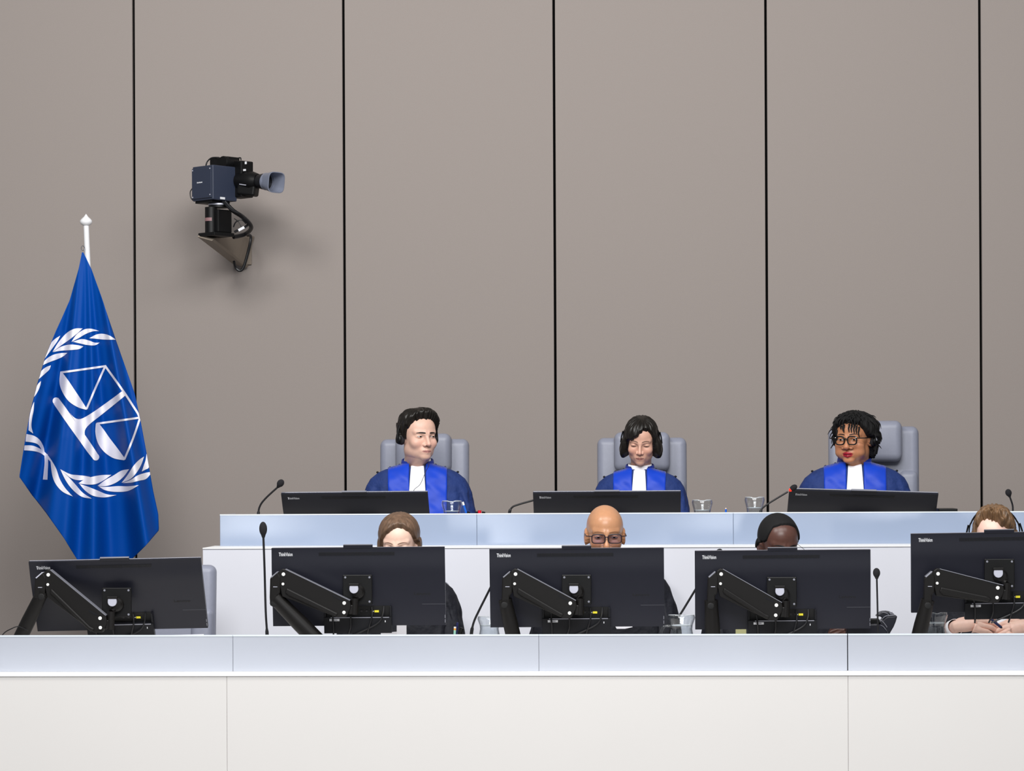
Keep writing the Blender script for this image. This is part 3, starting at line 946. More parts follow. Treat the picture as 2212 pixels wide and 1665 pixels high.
def person(label, hc, Y, neck, skin, lips, head_kw, yaw, pitch, roll, hs, body_yaw=0, robe='judge', brows=None, eye=None, rs=1.0, wid=1.0,
           seat=0.86, desk=None, hands=None, skin_rough=0.42):
    """hc: photo pixel of the head centre, neck: photo pixel of the neck base, both at depth Y"""
    N = P(*neck, Y)
    t = thing('person', label, 'person', (N.x, N.y, seat))
    o = (N.x, N.y, seat)
    H = Head(**head_kw)
    hp = P(*hc, Y) + Vector((0, -0.02, 0))
    HM = Matrix.Translation(hp) @ Matrix.Rotation(R(yaw), 4, 'Z') @ Matrix.Rotation(R(roll), 4, 'Y') @ Matrix.Rotation(R(pitch), 4, 'X') @ Matrix.Scale(hs, 4)
    BM = Matrix.Translation(N) @ Matrix.Rotation(R(body_yaw), 4, 'Z')
    hm = np.array(HM)
    hv = H.v @ hm[:3, :3].T + hm[:3, 3]
    # body: head rings, then neck, shoulders, torso in one skin
    rows = [[tuple(hv[a, 0]) for a in range(NA)]] + [[tuple(hv[a, b]) for a in range(NA)] for b in range(1, NP)]
    cols = []
    sk, lp = np.array(lin(skin)), np.array(lin(lips))
    op = head_kw.get('open', 0)
    for b in range(NP):
        for a in range(NA):
            x, y, z = H.v[a, b]
            x = x / H.k['w']
            c = sk
            if y < -.07 and abs(x) < .03 and -.095 < z < -.055:
                zz = z + .0705 + op * .5
                e = (x / .0245) ** 2 + (zz / (.0080 * H.k['lip'] + op * .8)) ** 2
                wgt = float(1 - smoothstep(.75, 1.15, e))
                c = sk * (1 - wgt) + lp * wgt
                if abs(zz) < .0013 + op * .35 and abs(x) < .018:
                    c = c * 0.35  # shade between the lips darkened into the tint
            # a little more blood in nose, cheeks and ears
            bl = math.exp(-((abs(x) - .04) ** 2 + (z + .035) ** 2) / .0005) * (y < -.05) + math.exp(-(x ** 2 + (z + .038) ** 2) / .00025) * (y < -.09) + (abs(x) > .08) * .8
            c = c * (1 + bl * np.array([.03, -.06, -.05]))
            cols.append(c)
    nk = (HM @ Vector((0, .034, -.185)))
    rings = [(nk, .052 * hs, .050 * hs)]
    for z, w, d, y in ((-.015, .066, .062, .024), (-.045, .11, .075, .022), (-.075, .165, .085, .02), (-.12, .185, .095, .014), (-.25, .175, .105, 0), (-.38, .16, .11, 0), (None, .17, .13, 0), (None, .14, .11, 0)):
        zz_ = z * rs if z is not None else seat + (.03 if w > .15 else .012) - N.z
        rings.append((BM @ Vector((0, y * rs, zz_)), w * rs * .9, d * rs * .9))
    for c, w, d in rings:
        rows.append([(c.x + w * math.sin(a), c.y - d * math.cos(a), c.z) for a in AZ])
        cols += [sk] * NA
    mb = MB()
    # keep pole un-merged for the tint order
    mb.grid(rows, True)
    nb = len(mb.v)
    mb.f.append(list(range(nb - NA, nb)))
    # arms and hands, grown as skins
    dz = (desk if desk is not None else N.z - .36) - N.z
    sleeves = []
    for sx in (-1, 1):
        sh = BM @ Vector((sx * .170 * rs * wid, .035, -.09 * rs))
        el = BM @ Vector((sx * .225 * rs * wid, -.05, -.30 * rs))
        wr = BM @ Vector((sx * .13 * rs, -.10, dz + .072)) if robe == 'judge' else BM @ Vector((sx * .09 * rs, -.15, seat + .20 - N.z))
        tip, up, sd = Vector((-sx * .9, -.35, -.08)), Vector((0, 0, 1)), Vector((-sx * .3, -1, 0))
        curl, hsz = .25, 1.0
        if hands and sx in hands:
            hd = hands[sx]
            wr, tip, up, sd, curl, hsz = hd['w'], hd['tip'], hd['up'], hd['side'], hd.get('curl', .3), hd.get('s', 1.0)
        HN, HE = hand_nodes(wr, tip, up, sd, hsz, curl)
        k = len(HN)
        fa = Vector(wr).lerp(el, .5)
        V, F_ = skin_chain(HN + [(fa, .034), (el, .040), (sh, .05)], HE + [(0, k), (k, k + 1), (k + 1, k + 2)], 1, 2)
        mb.add(V, F_)
        cols += [sk] * len(V)
        cuff = Vector(wr).lerp(el, .12)
        V, F_ = skin_chain([(sh, .062 * rs), (sh.lerp(el, .5), .074 * rs), (el, .078 * rs), (el.lerp(Vector(wr), .5), .066 * rs), (cuff, .05)], [(0, 1), (1, 2), (2, 3), (3, 4)], 0, 2)
        sleeves.append(MB().add(V, F_))
        c0, c1 = Vector(wr).lerp(el, .04), Vector(wr).lerp(el, .16)
        MB().tube([c0, c1], [.034, .038], 18, caps=False).build('shirt_cuff', M_bib, t, smooth=True, solid=.002, off=o)
    m_skin = mat('skin_' + skin.strip('#'), skin, skin_rough, spec=0.45, attr=True, noise=0.05, nscale=60, bump=0.12, bscale=350, sub=0.12)
    body = mb.build('body', m_skin, t, smooth='all', fix=False, off=o)
    tint_attr(body.data, cols)
    bm = bmesh.new()
    bm.from_mesh(body.data)
    bmesh.ops.recalc_face_normals(bm, faces=bm.faces)
    bm.to_mesh(body.data)
    bm.free()
    ctx = dict(t=t, o=o, H=H, HM=HM, BM=BM, hs=hs, rs=rs)

    def put(mb_, name, m, smooth=True, **kw):
        mb_.v = [tuple(HM @ Vector(p)) for p in mb_.v]
        return mb_.build(name, m, t, smooth=smooth, off=o, **kw)
    ctx['put'] = put
    # eyes: almond patch on the lid
    eye = eye or {}
    op_, iris, look = eye.get('open', .0045), lin(eye.get('iris', '#2a1a12')), eye.get('look', 0.0)
    wv, wl_ = H.k['w'], .0135
    for sx in (-1, 1):
        nu, nv = 26, 12
        vv, cc, ff = [], [], []
        us = np.linspace(-1, 1, nu)
        up_ = op_ * (1 - us ** 2) ** .7
        lo_ = -op_ * .75 * (1 - us ** 2) ** .8
        X, Z = [], []
        tl = eye.get('tilt', 0.0) * us * sx
        for j in range(nv):
            v = j / (nv - 1)
            X.append((sx * .0325 + us * wl_) * wv)
            Z.append(lo_ + (up_ - lo_) * v + tl - .0015 + eye.get('dz', 0))
        X, Z = np.array(X), np.array(Z)
        Yy = H.sy(X, Z) - .0009
        rows_ = [[(X[j, i], Yy[j, i], Z[j, i]) for i in range(nu)] for j in range(nv)]
        for j in range(nv):
            for i in range(nu):
                dx, dz_ = X[j, i] / wv - sx * .0325 - look, Z[j, i] - (-.0015 + eye.get('dz', 0)) - .0006
                rr = math.hypot(dx, dz_)
                c = np.array((.62, .56, .54))
                if rr < .0056:
                    c = np.array(iris)
                if rr < .0024:
                    c = np.array((.005, .005, .005))
                cc.append(c)
        e = MB()
        e.grid(rows_)
        e.v = [tuple(HM @ Vector(p)) for p in e.v]
        eo = e.build('eye', M_eye, t, smooth='all', fix=False, off=o)
        tint_attr(eo.data, cc)
        # lash line along the upper lid, fold above it
        th = eye.get('lash', .0013)
        up2 = np.stack([Z[-1] - .0004, Z[-1] + th * (1 - .5 * us ** 2)])
        yy = H.sy(np.stack([X[-1], X[-1]]), up2) - .0016
        l = MB()
        l.grid([[(X[-1, i], yy[q, i], up2[q, i]) for i in range(nu)] for q in (0, 1)])
        l.v = [tuple(HM @ Vector(p)) for p in l.v]
        l.build('eyelash', M_lash, t, smooth='all', off=o, solid=.0008)
    if brows:
        m_b = hair_mat('brow_' + brows['col'].strip('#'), brows['col'], .6)
        for sx in (-1, 1):
            us = np.linspace(0, 1, 16)
            bx = sx * (.011 + us * .038) * wv
            bz = brows.get('z', .0165) + brows.get('arch', .005) * np.sin(us * PI * .8) - brows.get('drop', .002) * us + brows.get('tilt', 0) * (1 - us) * -1
            ht = brows.get('h', .0032) * np.interp(us, [0, .2, .6, 1], [.75, 1, .85, .25])
            Zz = np.stack([bz - ht, bz, bz + ht])
            Xx = np.stack([bx] * 3)
            yy = H.sy(Xx, Zz) - np.array([.0004, .0022, .0004])[:, None]
            b_ = MB()
            b_.grid([[(Xx[q, i], yy[q, i], Zz[q, i]) for i in range(16)] for q in range(3)])
            put(b_, 'eyebrow', m_b, 'all')
    # robe
    Zs, f, front = robe_fn(rs, wid)
    m_robe = M_navy if robe == 'judge' else M_robe
    rows = []
    zs = np.concatenate([np.linspace(.016 * rs, -.05 * rs, 30), np.linspace(-.054 * rs, -.13 * rs, 16), np.linspace(-.14 * rs, seat + .006 - N.z, 40)])
    A = np.linspace(0, 2 * PI, 120, endpoint=False)
    rg = random.Random(hash(label) % 1000 if False else len(label) * 7)
    ph = [rg.uniform(0, 6.28) for _ in range(6)]
    for z in zs:
        w, d, yc = f(z)
        ca, sa = np.cos(A), np.sin(A)
        x = w * np.sign(ca) * np.abs(ca) ** (2 / 2.3)
        y = d * np.sign(sa) * np.abs(sa) ** (2 / 2.3)
        u = np.abs(x) / w
        dn = smoothstep(.03, .16, -z)
        crease = -.30 * np.exp(-((u - (.80 - .25 * (-z - .1)) - .015 * np.sin(z * 40 + ph[0])) / .035) ** 2) * dn
        fold = .030 * np.sin(A * 9 + z * 22 + ph[1]) + .022 * np.sin(A * 17 - z * 35 + ph[2]) + .018 * np.sin(z * 70 + A * 5 + ph[3])
        outer = smoothstep(.52, .75, u)
        k = 1 + (crease + fold * outer) * dn
        rows.append([(x[i] * (1 + fold[i] * .35 * outer[i] * dn), yc + y[i] * k[i], z) for i in range(120)])
    mb2 = MB()
    mb2.grid(rows, True)
    mb2.v = [tuple(BM @ Vector(p)) for p in mb2.v]
    ro = mb2.build('robe', m_robe, t, smooth='all', off=o)
    for sl in sleeves:
        sl.build('sleeve', m_robe, t, smooth='all', off=o)
    ctx.update(front=front, f=f)

    def panel(name, m, xl, xr, zt, zb, off_, wr_=0.0, nz=40, nx=14, top=None):
        rws = []
        for i in range(nz + 1):
            v = i / nz
            row = []
            for k_ in range(nx + 1):
                u = k_ / nx
                a, b = xl(v), xr(v)
                x = a + (b - a) * u
                z = zt + (zb - zt) * v
                if top:
                    z = top(x) + (zb - top(x)) * v
                z = min(z, .016 * rs)
                yy = float(front(np.array(x), np.array(z)))
                n = wr_ * (math.sin(x * 60 + z * 45 + ph[4]) + .7 * math.sin(x * 35 - z * 80 + ph[5]) + .5 * math.sin(z * 120 + x * 90))
                if top:
                    z = z + off_ * .9 * math.exp(-max(0, top(x) - z) / .014)
                row.append((x, yy - off_ - n * smoothstep(0, .05, np.array(.016 * rs - z)), z))
            rws.append(row)
        q = MB()
        q.grid(rws)
        q.v = [tuple(BM @ Vector(p)) for p in q.v]
        return q.build(name, m, t, smooth='all', off=o, solid=.004)
    ctx['panel'] = panel

    def ridge(x):
        """height of the shoulder line at x"""
        zz = np.linspace(.016 * rs, -.25 * rs, 200)
        w, _, _ = f(zz)
        i = int(np.argmax(w >= abs(x) + 1e-4))
        return float(zz[i])
    if robe == 'judge':
        for sx in (-1, 1):
            panel('stole', M_royal, lambda v: sx * (.040 - .004 * v) * rs, lambda v: sx * (.140 - .006 * v) * rs, 0, -.42 * rs, .008, .0022,
                  top=lambda x: ridge(x) - .001)
            for bx in (.085, .13, .19):
                zz = ridge(bx * rs)
                p = BM @ Vector((sx * bx * rs, float(f(zz)[2]) - .012, zz + .004))
                MB().ball(p + Vector((0, .004, .0)), (.0065, .006, .0055), 10, 6).build('black_tie', M_black, t, smooth='all', off=o)
        panel('jabot', M_bib, lambda v: -(.030 + .014 * min(1, v * 2.2)) * rs, lambda v: (.030 + .012 * min(1, v * 2.2)) * rs, .012 * rs, -.40 * rs, .011, .0008)
        cr = MB()
        rr = []
        for z, w, d in ((-.015, .072, .078), (.02, .066, .073), (.046, .0625, .070), (.047, .0605, .068), (.0, .060, .066)):
            rr.append([(w * rs * math.sin(a), .026 * rs - d * rs * math.cos(a), z * rs + .012 * rs * (-.9 * math.cos(a) - .1) * (z > 0)) for a in np.linspace(0, 2 * PI, 48, endpoint=False)])
        cr.grid(rr, True)
        cr.v = [tuple(BM @ Vector(p)) for p in cr.v]
        cr.build('shirt_collar', M_bib, t, smooth='all', off=o)
        st = MB()
        rr = []
        for z, w, d in ((-.03, .094, .094), (0.0, .085, .087), (.052, .075, .079), (.053, .071, .075), (-.02, .076, .080)):
            rr.append([(w * rs * math.sin(a), .026 * rs - d * rs * math.cos(a), z * rs + .014 * rs * (-math.cos(a)) * (z > -.01) - .012 * rs) for a in np.linspace(R(38), R(322), 44)])
        st.grid(rr)
        st.v = [tuple(BM @ Vector(p)) for p in st.v]
        st.build('stand_collar', M_collar, t, smooth='all', off=o)
    return ctx


def shell_hair(ctx, name, m, hairline, thick, soft=5.0, strands=.10, freq=46, seed=0, flow=1.5, inner=.006, target=None, jagged=.35):
    """hair grown as a skin over the head: hairline(az deg) = polar angle where it ends, thick(az, pol) in metres"""
    H = ctx['H']
    az, pol = np.degrees(AZ), np.degrees(POL)
    A, Q = np.meshgrid(az, pol, indexing='ij')
    rng = np.random.RandomState(seed)
    jag = np.interp(A, np.linspace(-180, 180, 90), rng.uniform(-1, 1, 90)) * soft * jagged
    m_ = (hairline(A) + jag - Q) / soft
    tt = smoothstep(0, 1, m_)
    th = thick(A, Q)
    rad = np.radians(A)
    wob = np.sin(rad * freq + flow * np.radians(Q) * 6 + 2 * np.sin(rad * 7)) * .6 + np.sin(rad * freq * .53 - np.radians(Q) * 5 + 1.3) * .8
    fade = smoothstep(4, 25, Q)
    r = H.r + th * (1 + strands * wob * fade) * tt - (1 - tt) * inner
    if target is not None:
        tg = target(A, Q)
        r = np.where(tg > 0, H.r * (1 - tt) - inner * (1 - tt) + np.maximum(r, tg * (1 + strands * .22 * wob)) * tt, r)
    v = H.d * r[..., None]
    idx = -np.ones((NA, NP), int)
    vs_, fs_ = [], []
    ok = m_ > -0.6

    def vid(a, b):
        if b == 0:
            a = 0
        if idx[a, b] < 0:
            idx[a, b] = len(vs_)
            vs_.append(tuple(v[a, b]))
        return idx[a, b]
    for a in range(NA):
        a2 = (a + 1) % NA
        for b in range(NP - 1):
            if ok[a, b] or ok[a2, b] or ok[a, b + 1] or ok[a2, b + 1]:
                q = [vid(a, b), vid(a2, b), vid(a2, b + 1), vid(a, b + 1)]
                q = list(dict.fromkeys(q))
                if len(q) > 2:
                    fs_.append(q)
    mb = MB()
    mb.add(vs_, fs_)
    ctx['hair_r'] = r
    return ctx['put'](mb, name, m, 'all')


def worn(ctx, name, label, cat, group=None):
    t = thing(name, label, cat, ctx['HM'].translation, group=group)

    def put(mb_, nm, m, smooth=True, **kw):
        mb_.v = [tuple(ctx['HM'] @ Vector(p)) for p in mb_.v]
        return mb_.build(nm, m, t, smooth=smooth, off=tuple(ctx['HM'].translation), **kw)
    return t, put


def headphones(ctx, label, over=.012, cup=.026, band_y=.006, half=.088, accent=None, thin=1.0, cups=True, cord=None):
    t, put = worn(ctx, 'headphones', label, 'headphones', 'headphones')
    pts = []
    for a in np.linspace(-R(96), R(96), 40):
        pts.append((math.sin(a) * half * (1.0 if abs(a) < 1.2 else 1.02), band_y, .02 + math.cos(a) * (.098 + over)))
    b = MB()
    n = len(pts)
    rows = []
    for i, p in enumerate(pts):
        a = -R(96) + i * R(192) / (n - 1)
        nx, nz = math.sin(a), math.cos(a)
        w, h = .007 * thin, .0035 * thin
        rows.append([(p[0] + nx * h * e, p[1] + w * g, p[2] + nz * h * e) for e, g in ((1, -.7), (1, .7), (.5, 1), (-1, .9), (-1, -.9), (.5, -1))])
    b.grid(rows, True)
    put(b, 'headband', M_black)
    if cups:
        for sx in (-1, 1):
            m = Matrix.Translation((sx * half * .98, band_y + .004, -.016)) @ Matrix.Rotation(sx * PI / 2, 4, 'Y')
            c = MB().lathe([(cup * .6, -.016), (cup, -.014), (cup * 1.05, -.004), (cup, .004)], 28, m)
            put(c, 'ear_cushion', M_foam)
            c = MB().lathe([(cup * .9, .003), (cup * .95, .009), (cup * .8, .015), (cup * .4, .018), (0, .0185)], 28, m)
            put(c, 'ear_cup', M_black)
            s_ = MB().tube([(sx * (half + .016), band_y, -.012), (sx * (half + .012), band_y, .02), (sx * (half + .004), band_y, .05)], .0045 * thin, 8)
            put(s_, 'yoke', accent or M_black)
    if cord:
        c = MB().tube(spline(cord, 8), .0013, 6)
        c.build('cord', M_rubber, t, smooth=True, off=tuple(ctx['HM'].translation))
    return t


def glasses(ctx, label, m, shape, half_w, h, z0, thick, cx=.033, lens=None, dots=None):
    t, put = worn(ctx, 'eyeglasses', label, 'glasses')
    H = ctx['H']
    yf = float(H.sy(np.array([0.0]), np.array([z0]))[0]) - .007
    yf = min(yf, float(H.sy(np.array([cx]), np.array([z0]))[0]) - .006)
    for sx in (-1, 1):
        pts = []
        for a in np.linspace(0, 2 * PI, 40, endpoint=False):
            c, s = math.cos(a), math.sin(a)
            e = 2.0 / shape
            x = sx * cx + half_w * math.copysign(abs(c) ** e, c)
            z = z0 + h * math.copysign(abs(s) ** e, s) * (1.0 if s > 0 else 1.05)
            pts.append((x, yf + .10 * max(0, abs(x) - .02) ** 1.25, z))
        g = MB().tube(pts + pts[:2], thick, 8, caps=False)
        put(g, 'rim', m)
        if lens:
            q = MB()
            q.add(pts + [(sum(p[0] for p in pts) / 40, sum(p[1] for p in pts) / 40, z0)], [(i, (i + 1) % 40, 40) for i in range(40)])
            put(q, 'lens', lens)
        xe = sx * (cx + half_w)
        ye = yf + .10 * max(0, abs(xe) - .02) ** 1.25
        g = MB().tube([(xe, ye, z0 + h * .55), (sx * .082 * H.k['w'], ye + .02, z0 + h * .5), (sx * .0835 * H.k['w'], .0, z0 + h * .35), (sx * .083 * H.k['w'], .02, -.01)], thick * .8, 8)
        put(g, 'temple', m)
        if dots:
            d = MB().ball((xe - sx * .001, ye - thick * 1.2, z0 + h * .72), .0024, 10, 8)
            put(d, 'stud', dots)
    b = MB().tube(spline([(-cx + half_w, yf, z0 + h * .25), (0, yf - .002, z0 + h * .42), (cx - half_w, yf, z0 + h * .25)], 5), thick, 8)
    put(b, 'bridge', m)
    return t


I = np.interp
H_BLACK = hair_mat('hair_black', '#17130f', .38, .3)
H_BLACKER = hair_mat('hair_jet', '#0a090a', .8, .3)
H_BROWN = hair_mat('hair_brown', '#67503f', .42, .45)
H_LBROWN = hair_mat('hair_light_brown', '#70553c', .4, .6)

# --- robed man with headphones, turned to the picture's right
c1 = person('person in blue robe and white jabot, short black hair, head turned aside', (904, 942), 13.0, (902, 1011), '#dcb3a0', '#b9807a',
            dict(w=1.04, jaw=1.10, chin=-.002, brow=1.05, nose=1.0, lip=.85, ear=.95), 32, 2, 0, 1.03, 4,
            brows=dict(col='#2e2420', h=.0040, z=.0165, arch=.0025), eye=dict(open=.0030, look=.003), rs=1.04, wid=1.0, seat=.942, desk=Z_DESK_B)
shell_hair(c1, 'hair', H_BLACK, lambda A: I(A, [-180, -120, -95, -80, -68, -50, -20, 0, 25, 50, 68, 80, 95, 120, 180], [122, 118, 108, 104, 72, 52, 45, 44, 46, 54, 72, 104, 108, 118, 122]),
           lambda A, Q: .014 + .016 * np.exp(-((Q - 35) / 30) ** 2) + .006 * np.cos(np.radians(A - 20)) * (Q < 60), 11, .10, 30, 3, 2.2)
hd1 = headphones(c1, 'black headphones on the robed man with turned head', .012, .024, .008, .092,
                 cord=[P(927, 1000, 12.86), P(925, 1008, 12.82), P(919, 1020, 12.79), P(908, 1045, 12.78), P(896, 1056, 12.77), P(890, 1066, 12.78)])

# --- robed woman with the bob, looking down
c2 = person('person in blue robe with black bobbed hair, looking down', (1385, 953), 13.0, (1382, 1020), '#d3a48f', '#a86f68',
            dict(w=1.0, jaw=1.02, chin=-.002, brow=.8, nose=1.0, lip=.75, ear=.8), -4, 16, 2, .92, -2,
            brows=dict(col='#3c2a24', h=.0018, z=.019, arch=.006), eye=dict(open=.0014, lash=.002, dz=-.0035), rs=.92, wid=.97, seat=.947, desk=Z_DESK_B)


def bob(A, Q):
    a = np.abs(A)
    side = smoothstep(48, 66, a)
    zt = I(Q, [0, 30, 60, 85, 105, 118, 128, 136, 142], [0, 0, .094, .102, .116, .128, .132, .124, .105])
    return np.where(a > 48, zt * side, 0)


shell_hair(c2, 'hair', H_BLACK, lambda A: I(A, [-180, -72, -60, -48, -30, -5, 12, 30, 48, 60, 72, 180], [140, 138, 128, 82, 79, 62, 46, 50, 66, 122, 138, 140]),
           lambda A, Q: .013 + .008 * np.exp(-((Q - 30) / 35) ** 2), 8, .10, 40, 5, 1.2, target=bob)
headphones(c2, 'black headphones over the bobbed hair of the woman looking down', .006, .020, .012, .094, accent=None, thin=.8)

# --- robed woman with locs and black glasses, speaking
c3 = person('person in blue robe with short black locs and red lips, speaking', (1843, 947), 13.0, (1846, 1008), '#b97f5c', '#a81f30',
            dict(w=1.06, jaw=1.18, chin=.004, brow=.8, nose=1.35, nosel=.7, cheek=.006, lip=1.4, neck=.060, open=.004, ear=.9), -24, 4, 0, 1.0, -3,
            brows=dict(col='#2c1810', h=.0030, z=.0225, arch=.005), eye=dict(open=.0042, look=-.0015), rs=1.08, wid=1.0, seat=.972, desk=Z_DESK_B)
shell_hair(c3, 'hair', H_BLACKER, lambda A: I(A, [-180, -110, -85, -66, -45, -15, 10, 40, 60, 75, 95, 108, 120, 180], [140, 130, 106, 84, 58, 47, 46, 52, 72, 84, 92, 120, 140, 140]),
           lambda A, Q: .012 + .012 * np.exp(-((Q - 45) / 40) ** 2) + .020 * smoothstep(40, 110, A) * smoothstep(20, 70, Q), 5, .16, 44, 9, 1.0)
lk = MB()
rl = random.Random(11)
Hh = c3['H']
for k in range(210):
    az, pol = rl.uniform(-180, 180), rl.uniform(8, 128)
    front_zone = abs(az) < 60
    if front_zone:
        pol = rl.uniform(10, 46)
    ia = int(np.argmin(np.abs(np.degrees(AZ) - az)))
    ib = int(np.argmin(np.abs(np.degrees(POL) - pol)))
    if pol > I(az, [-180, -110, -85, -66, -60, 60, 75, 100, 180], [128, 118, 96, 78, 48, 48, 70, 120, 128]):
        continue
    r = float(c3['hair_r'][ia, ib]) + .001
    d = Vector(Hh.d[ia, ib])
    p0 = d * r
    ln = rl.uniform(.022, .045)
    dn = Vector((d.x * .5 + rl.uniform(-.5, .5), d.y * .4 + rl.uniform(-.4, .4) - (.25 if front_zone else 0), -.55 + rl.uniform(-.3, .4)))
    dn = (dn - d * dn.dot(d) * .75).normalized()
    p1 = p0 + dn * ln * .5 + d * .004
    p2 = p0 + dn * ln - d * .001
    lk.tube(spline([p0 - d * .006, p0, p1, p2], 3), [.0036 * min(1, 1.6 - k_ / 6.6) for k_ in range(10)], 6)
for x, z0, z1, y in ((-.022, .075, .042, 0), (-.016, .072, .034, 0), (.010, .074, .036, 0), (.022, .072, .034, 0), (.034, .07, .030, 0), (.044, .066, .028, 0), (-.034, .068, .05, 0), (.054, .06, .010, 0), (-.060, .045, -.002, 0)):
    zz = np.linspace(z0, z1, 5)
    xx = x + np.array([0, .001, -.001, .001, .002])
    yy = Hh.sy(xx, zz) - .006
    lk.tube([(xx[i], yy[i], zz[i]) for i in range(5)], [.005, .0046, .0042, .0036, .002], 6)
lk.tube([(-.088, -.02, .0), (-.094, -.03, -.025), (-.104, -.04, -.045)], [.004, .004, .002], 6)
for k in range(26):
    a = rl.uniform(102, 160)
    s_ = rl.uniform(.098, .116)
    x, y = math.sin(R(a)) * s_, -math.cos(R(a)) * s_
    z = rl.uniform(-.02, .04)
    lk.tube([(x, y, z), (x * 1.06, y * 1.06, z - .035), (x * 1.0, y * 1.0, z - .075)], [.006, .0065, .003], 6)
c3['put'](lk, 'locs', H_BLACKER)
headphones(c3, 'dark headphones with silver yoke on the woman in black glasses', .014, .023, .016, .096, accent=M_bezel)
glasses(c3, 'thick black rounded eyeglasses with bright studs on the speaking woman', M_black, 3.0, .0225, .0195, -.003, .0033, .031, lens=None, dots=M_cap)

# --- front row
c4 = person('person with brown hair and pale brow showing above the monitor', (863, 1172), 11.3, (866, 1246), '#eec9b6', '#b9807a',
            dict(w=1.0, brow=.85, ear=.9), -5, 12, 0, .98, 0, robe='black', brows=dict(col='#7d5d4c', h=.0020, z=.0165, arch=.006), eye=dict(open=.0042, iris='#3a2a20'),
            rs=1.0, wid=.98, seat=.46, desk=Z_DESK_F)


def longh(A, Q):
    a = np.abs(A)
    return np.where(a > 50, I(Q, [0, 40, 70, 95, 110, 125, 140], [0, 0, .093, .096, .104, .122, .145]) * smoothstep(50, 68, a), 0)


shell_hair(c4, 'hair', H_BROWN, lambda A: I(A, [-180, -75, -62, -50, -30, -8, 8, 25, 45, 58, 70, 86, 98, 180], [138, 138, 120, 82, 62, 48, 43, 46, 56, 72, 84, 92, 138, 138]),
           lambda A, Q: .012 + .008 * np.exp(-((Q - 40) / 35) ** 2), 9, .045, 36, 2, 1.8, target=longh, jagged=.12)
c5 = person('person with bald head and rectangular glasses behind the monitor', (1307, 1153), 11.3, (1307, 1226), '#c08c68', '#8f5a48',
            dict(w=.98, jaw=1.05, brow=1.1, nose=1.15, ear=1.05), 4, 6, 0, 1.05, 0, robe='black', brows=dict(col='#7a5138', h=.0012, z=.017, arch=.004),
            eye=dict(open=.0028, dz=-.002, lash=.0016), rs=1.06, wid=1.08, seat=.46, desk=Z_DESK_F, skin_rough=.30)
M_lens = mat('blue_lens', '#9fa3d8', 0.02, trans=1.0, ior=1.02)
glasses(c5, 'dark rectangular eyeglasses on the bald man', mat('dark_frame', '#2b1d24', .35), 4.0, .0265, .0175, -.005, .0024, .033, lens=M_lens)
c6 = person('person with close-cropped black hair and shining dark forehead', (1681, 1174), 11.3, (1681, 1242), '#583b33', '#4c2c2a',
            dict(w=1.0, jaw=1.05, brow=1.1, nose=1.3, ear=.95), 18, 16, 0, 1.03, 0, robe='black', brows=dict(col='#120d0b', h=.003, z=.017, arch=.004),
            eye=dict(open=.0028), rs=1.08, wid=1.08, seat=.46, desk=Z_DESK_F, skin_rough=.33,
            hands={1: dict(w=P(1850, 1374, 11.0), tip=P(1815, 1366, 10.96) - P(1850, 1374, 11.0), up=(.1, -.6, .8), side=(0, .8, .6), curl=.2, s=1.05)})
shell_hair(c6, 'hair', H_BLACKER, lambda A: I(A, [-180, -110, -84, -74, -60, -48, -20, 0, 20, 48, 60, 74, 84, 110, 180], [122, 112, 84, 84, 76, 42, 34, 33, 34, 42, 76, 84, 84, 112, 122]),
           lambda A, Q: .007 + .002 * np.cos(np.radians(Q)), 8, .012, 90, 4, jagged=.06)
glasses(c6, 'thin dark wire eyeglasses on the man with cropped black hair', M_rubber, 3.5, .026, .017, -.008, .0011, .034)
# hands of the man at the picture edge
HY = 10.92
hl = dict(w=P(2066, 1352, HY), tip=(P(2100, 1349, HY) - P(2066, 1352, HY)) + Vector((0, .0, -.0)), up=(-.15, -.8, .6), side=(.15, .6, .8), curl=.10, s=1.2)
hr = dict(w=P(2222, 1352, HY), tip=(P(2170, 1362, HY) - P(2222, 1352, HY)), up=(.1, -.8, .6), side=(.0, .6, .8), curl=.22, s=1.15)
c7 = person('person with swept brown hair and thin black headset band', (2147, 1160), 11.3, (2148, 1226), '#efc8b8', '#b9807a',
            dict(w=1.0, jaw=1.0, ear=.95), -8, 12, -2, 1.03, 0, robe='black', brows=dict(col='#5f4634', h=.0024), eye=dict(open=.004), rs=1.08, wid=1.05, seat=.46,
            desk=Z_DESK_F, hands={-1: hl, 1: hr})
shell_hair(c7, 'hair', H_LBROWN, lambda A: I(A, [-180, -110, -86, -76, -62, -45, -15, 5, 25, 45, 62, 76, 86, 110, 180], [122, 116, 108, 98, 60, 38, 37, 44, 58, 66, 72, 98, 108, 116, 122]),
           lambda A, Q: .012 + .024 * np.exp(-((Q - 38) / 22) ** 2) * smoothstep(80, 20, np.abs(A)) + .006 * np.exp(-((Q - 20) / 25) ** 2), 11, .20, 26, 6, 3.0)
headphones(c7, 'thin black headset band over swept brown hair', .004, .024, .022, .100, thin=.8)


# ------------------------------------------------------------------ flag on its pole
FY = 13.62


def zp(zx, zy):
    return 20 + zx / 3.966, 680 + zy / 3.966


_L = np.array([(545, 177), (580, 170), (650, 150), (715, 121), (770, 98), (830, 80), (890, 65), (960, 53), (1030, 42), (1070, 70), (1110, 101), (1165, 140), (1207, 166), (1240, 188)], float)
_R = np.array([(545, 180), (580, 197), (650, 222), (730, 249), (790, 270), (850, 291), (905, 303), (985, 318), (1060, 331), (1110, 342), (1145, 343.5), (1175, 318), (1207, 285), (1240, 250)], float)


def flag_xy(py):
    return np.interp(py, _L[:, 0], _L[:, 1]), np.interp(py, _R[:, 0], _R[:, 1])


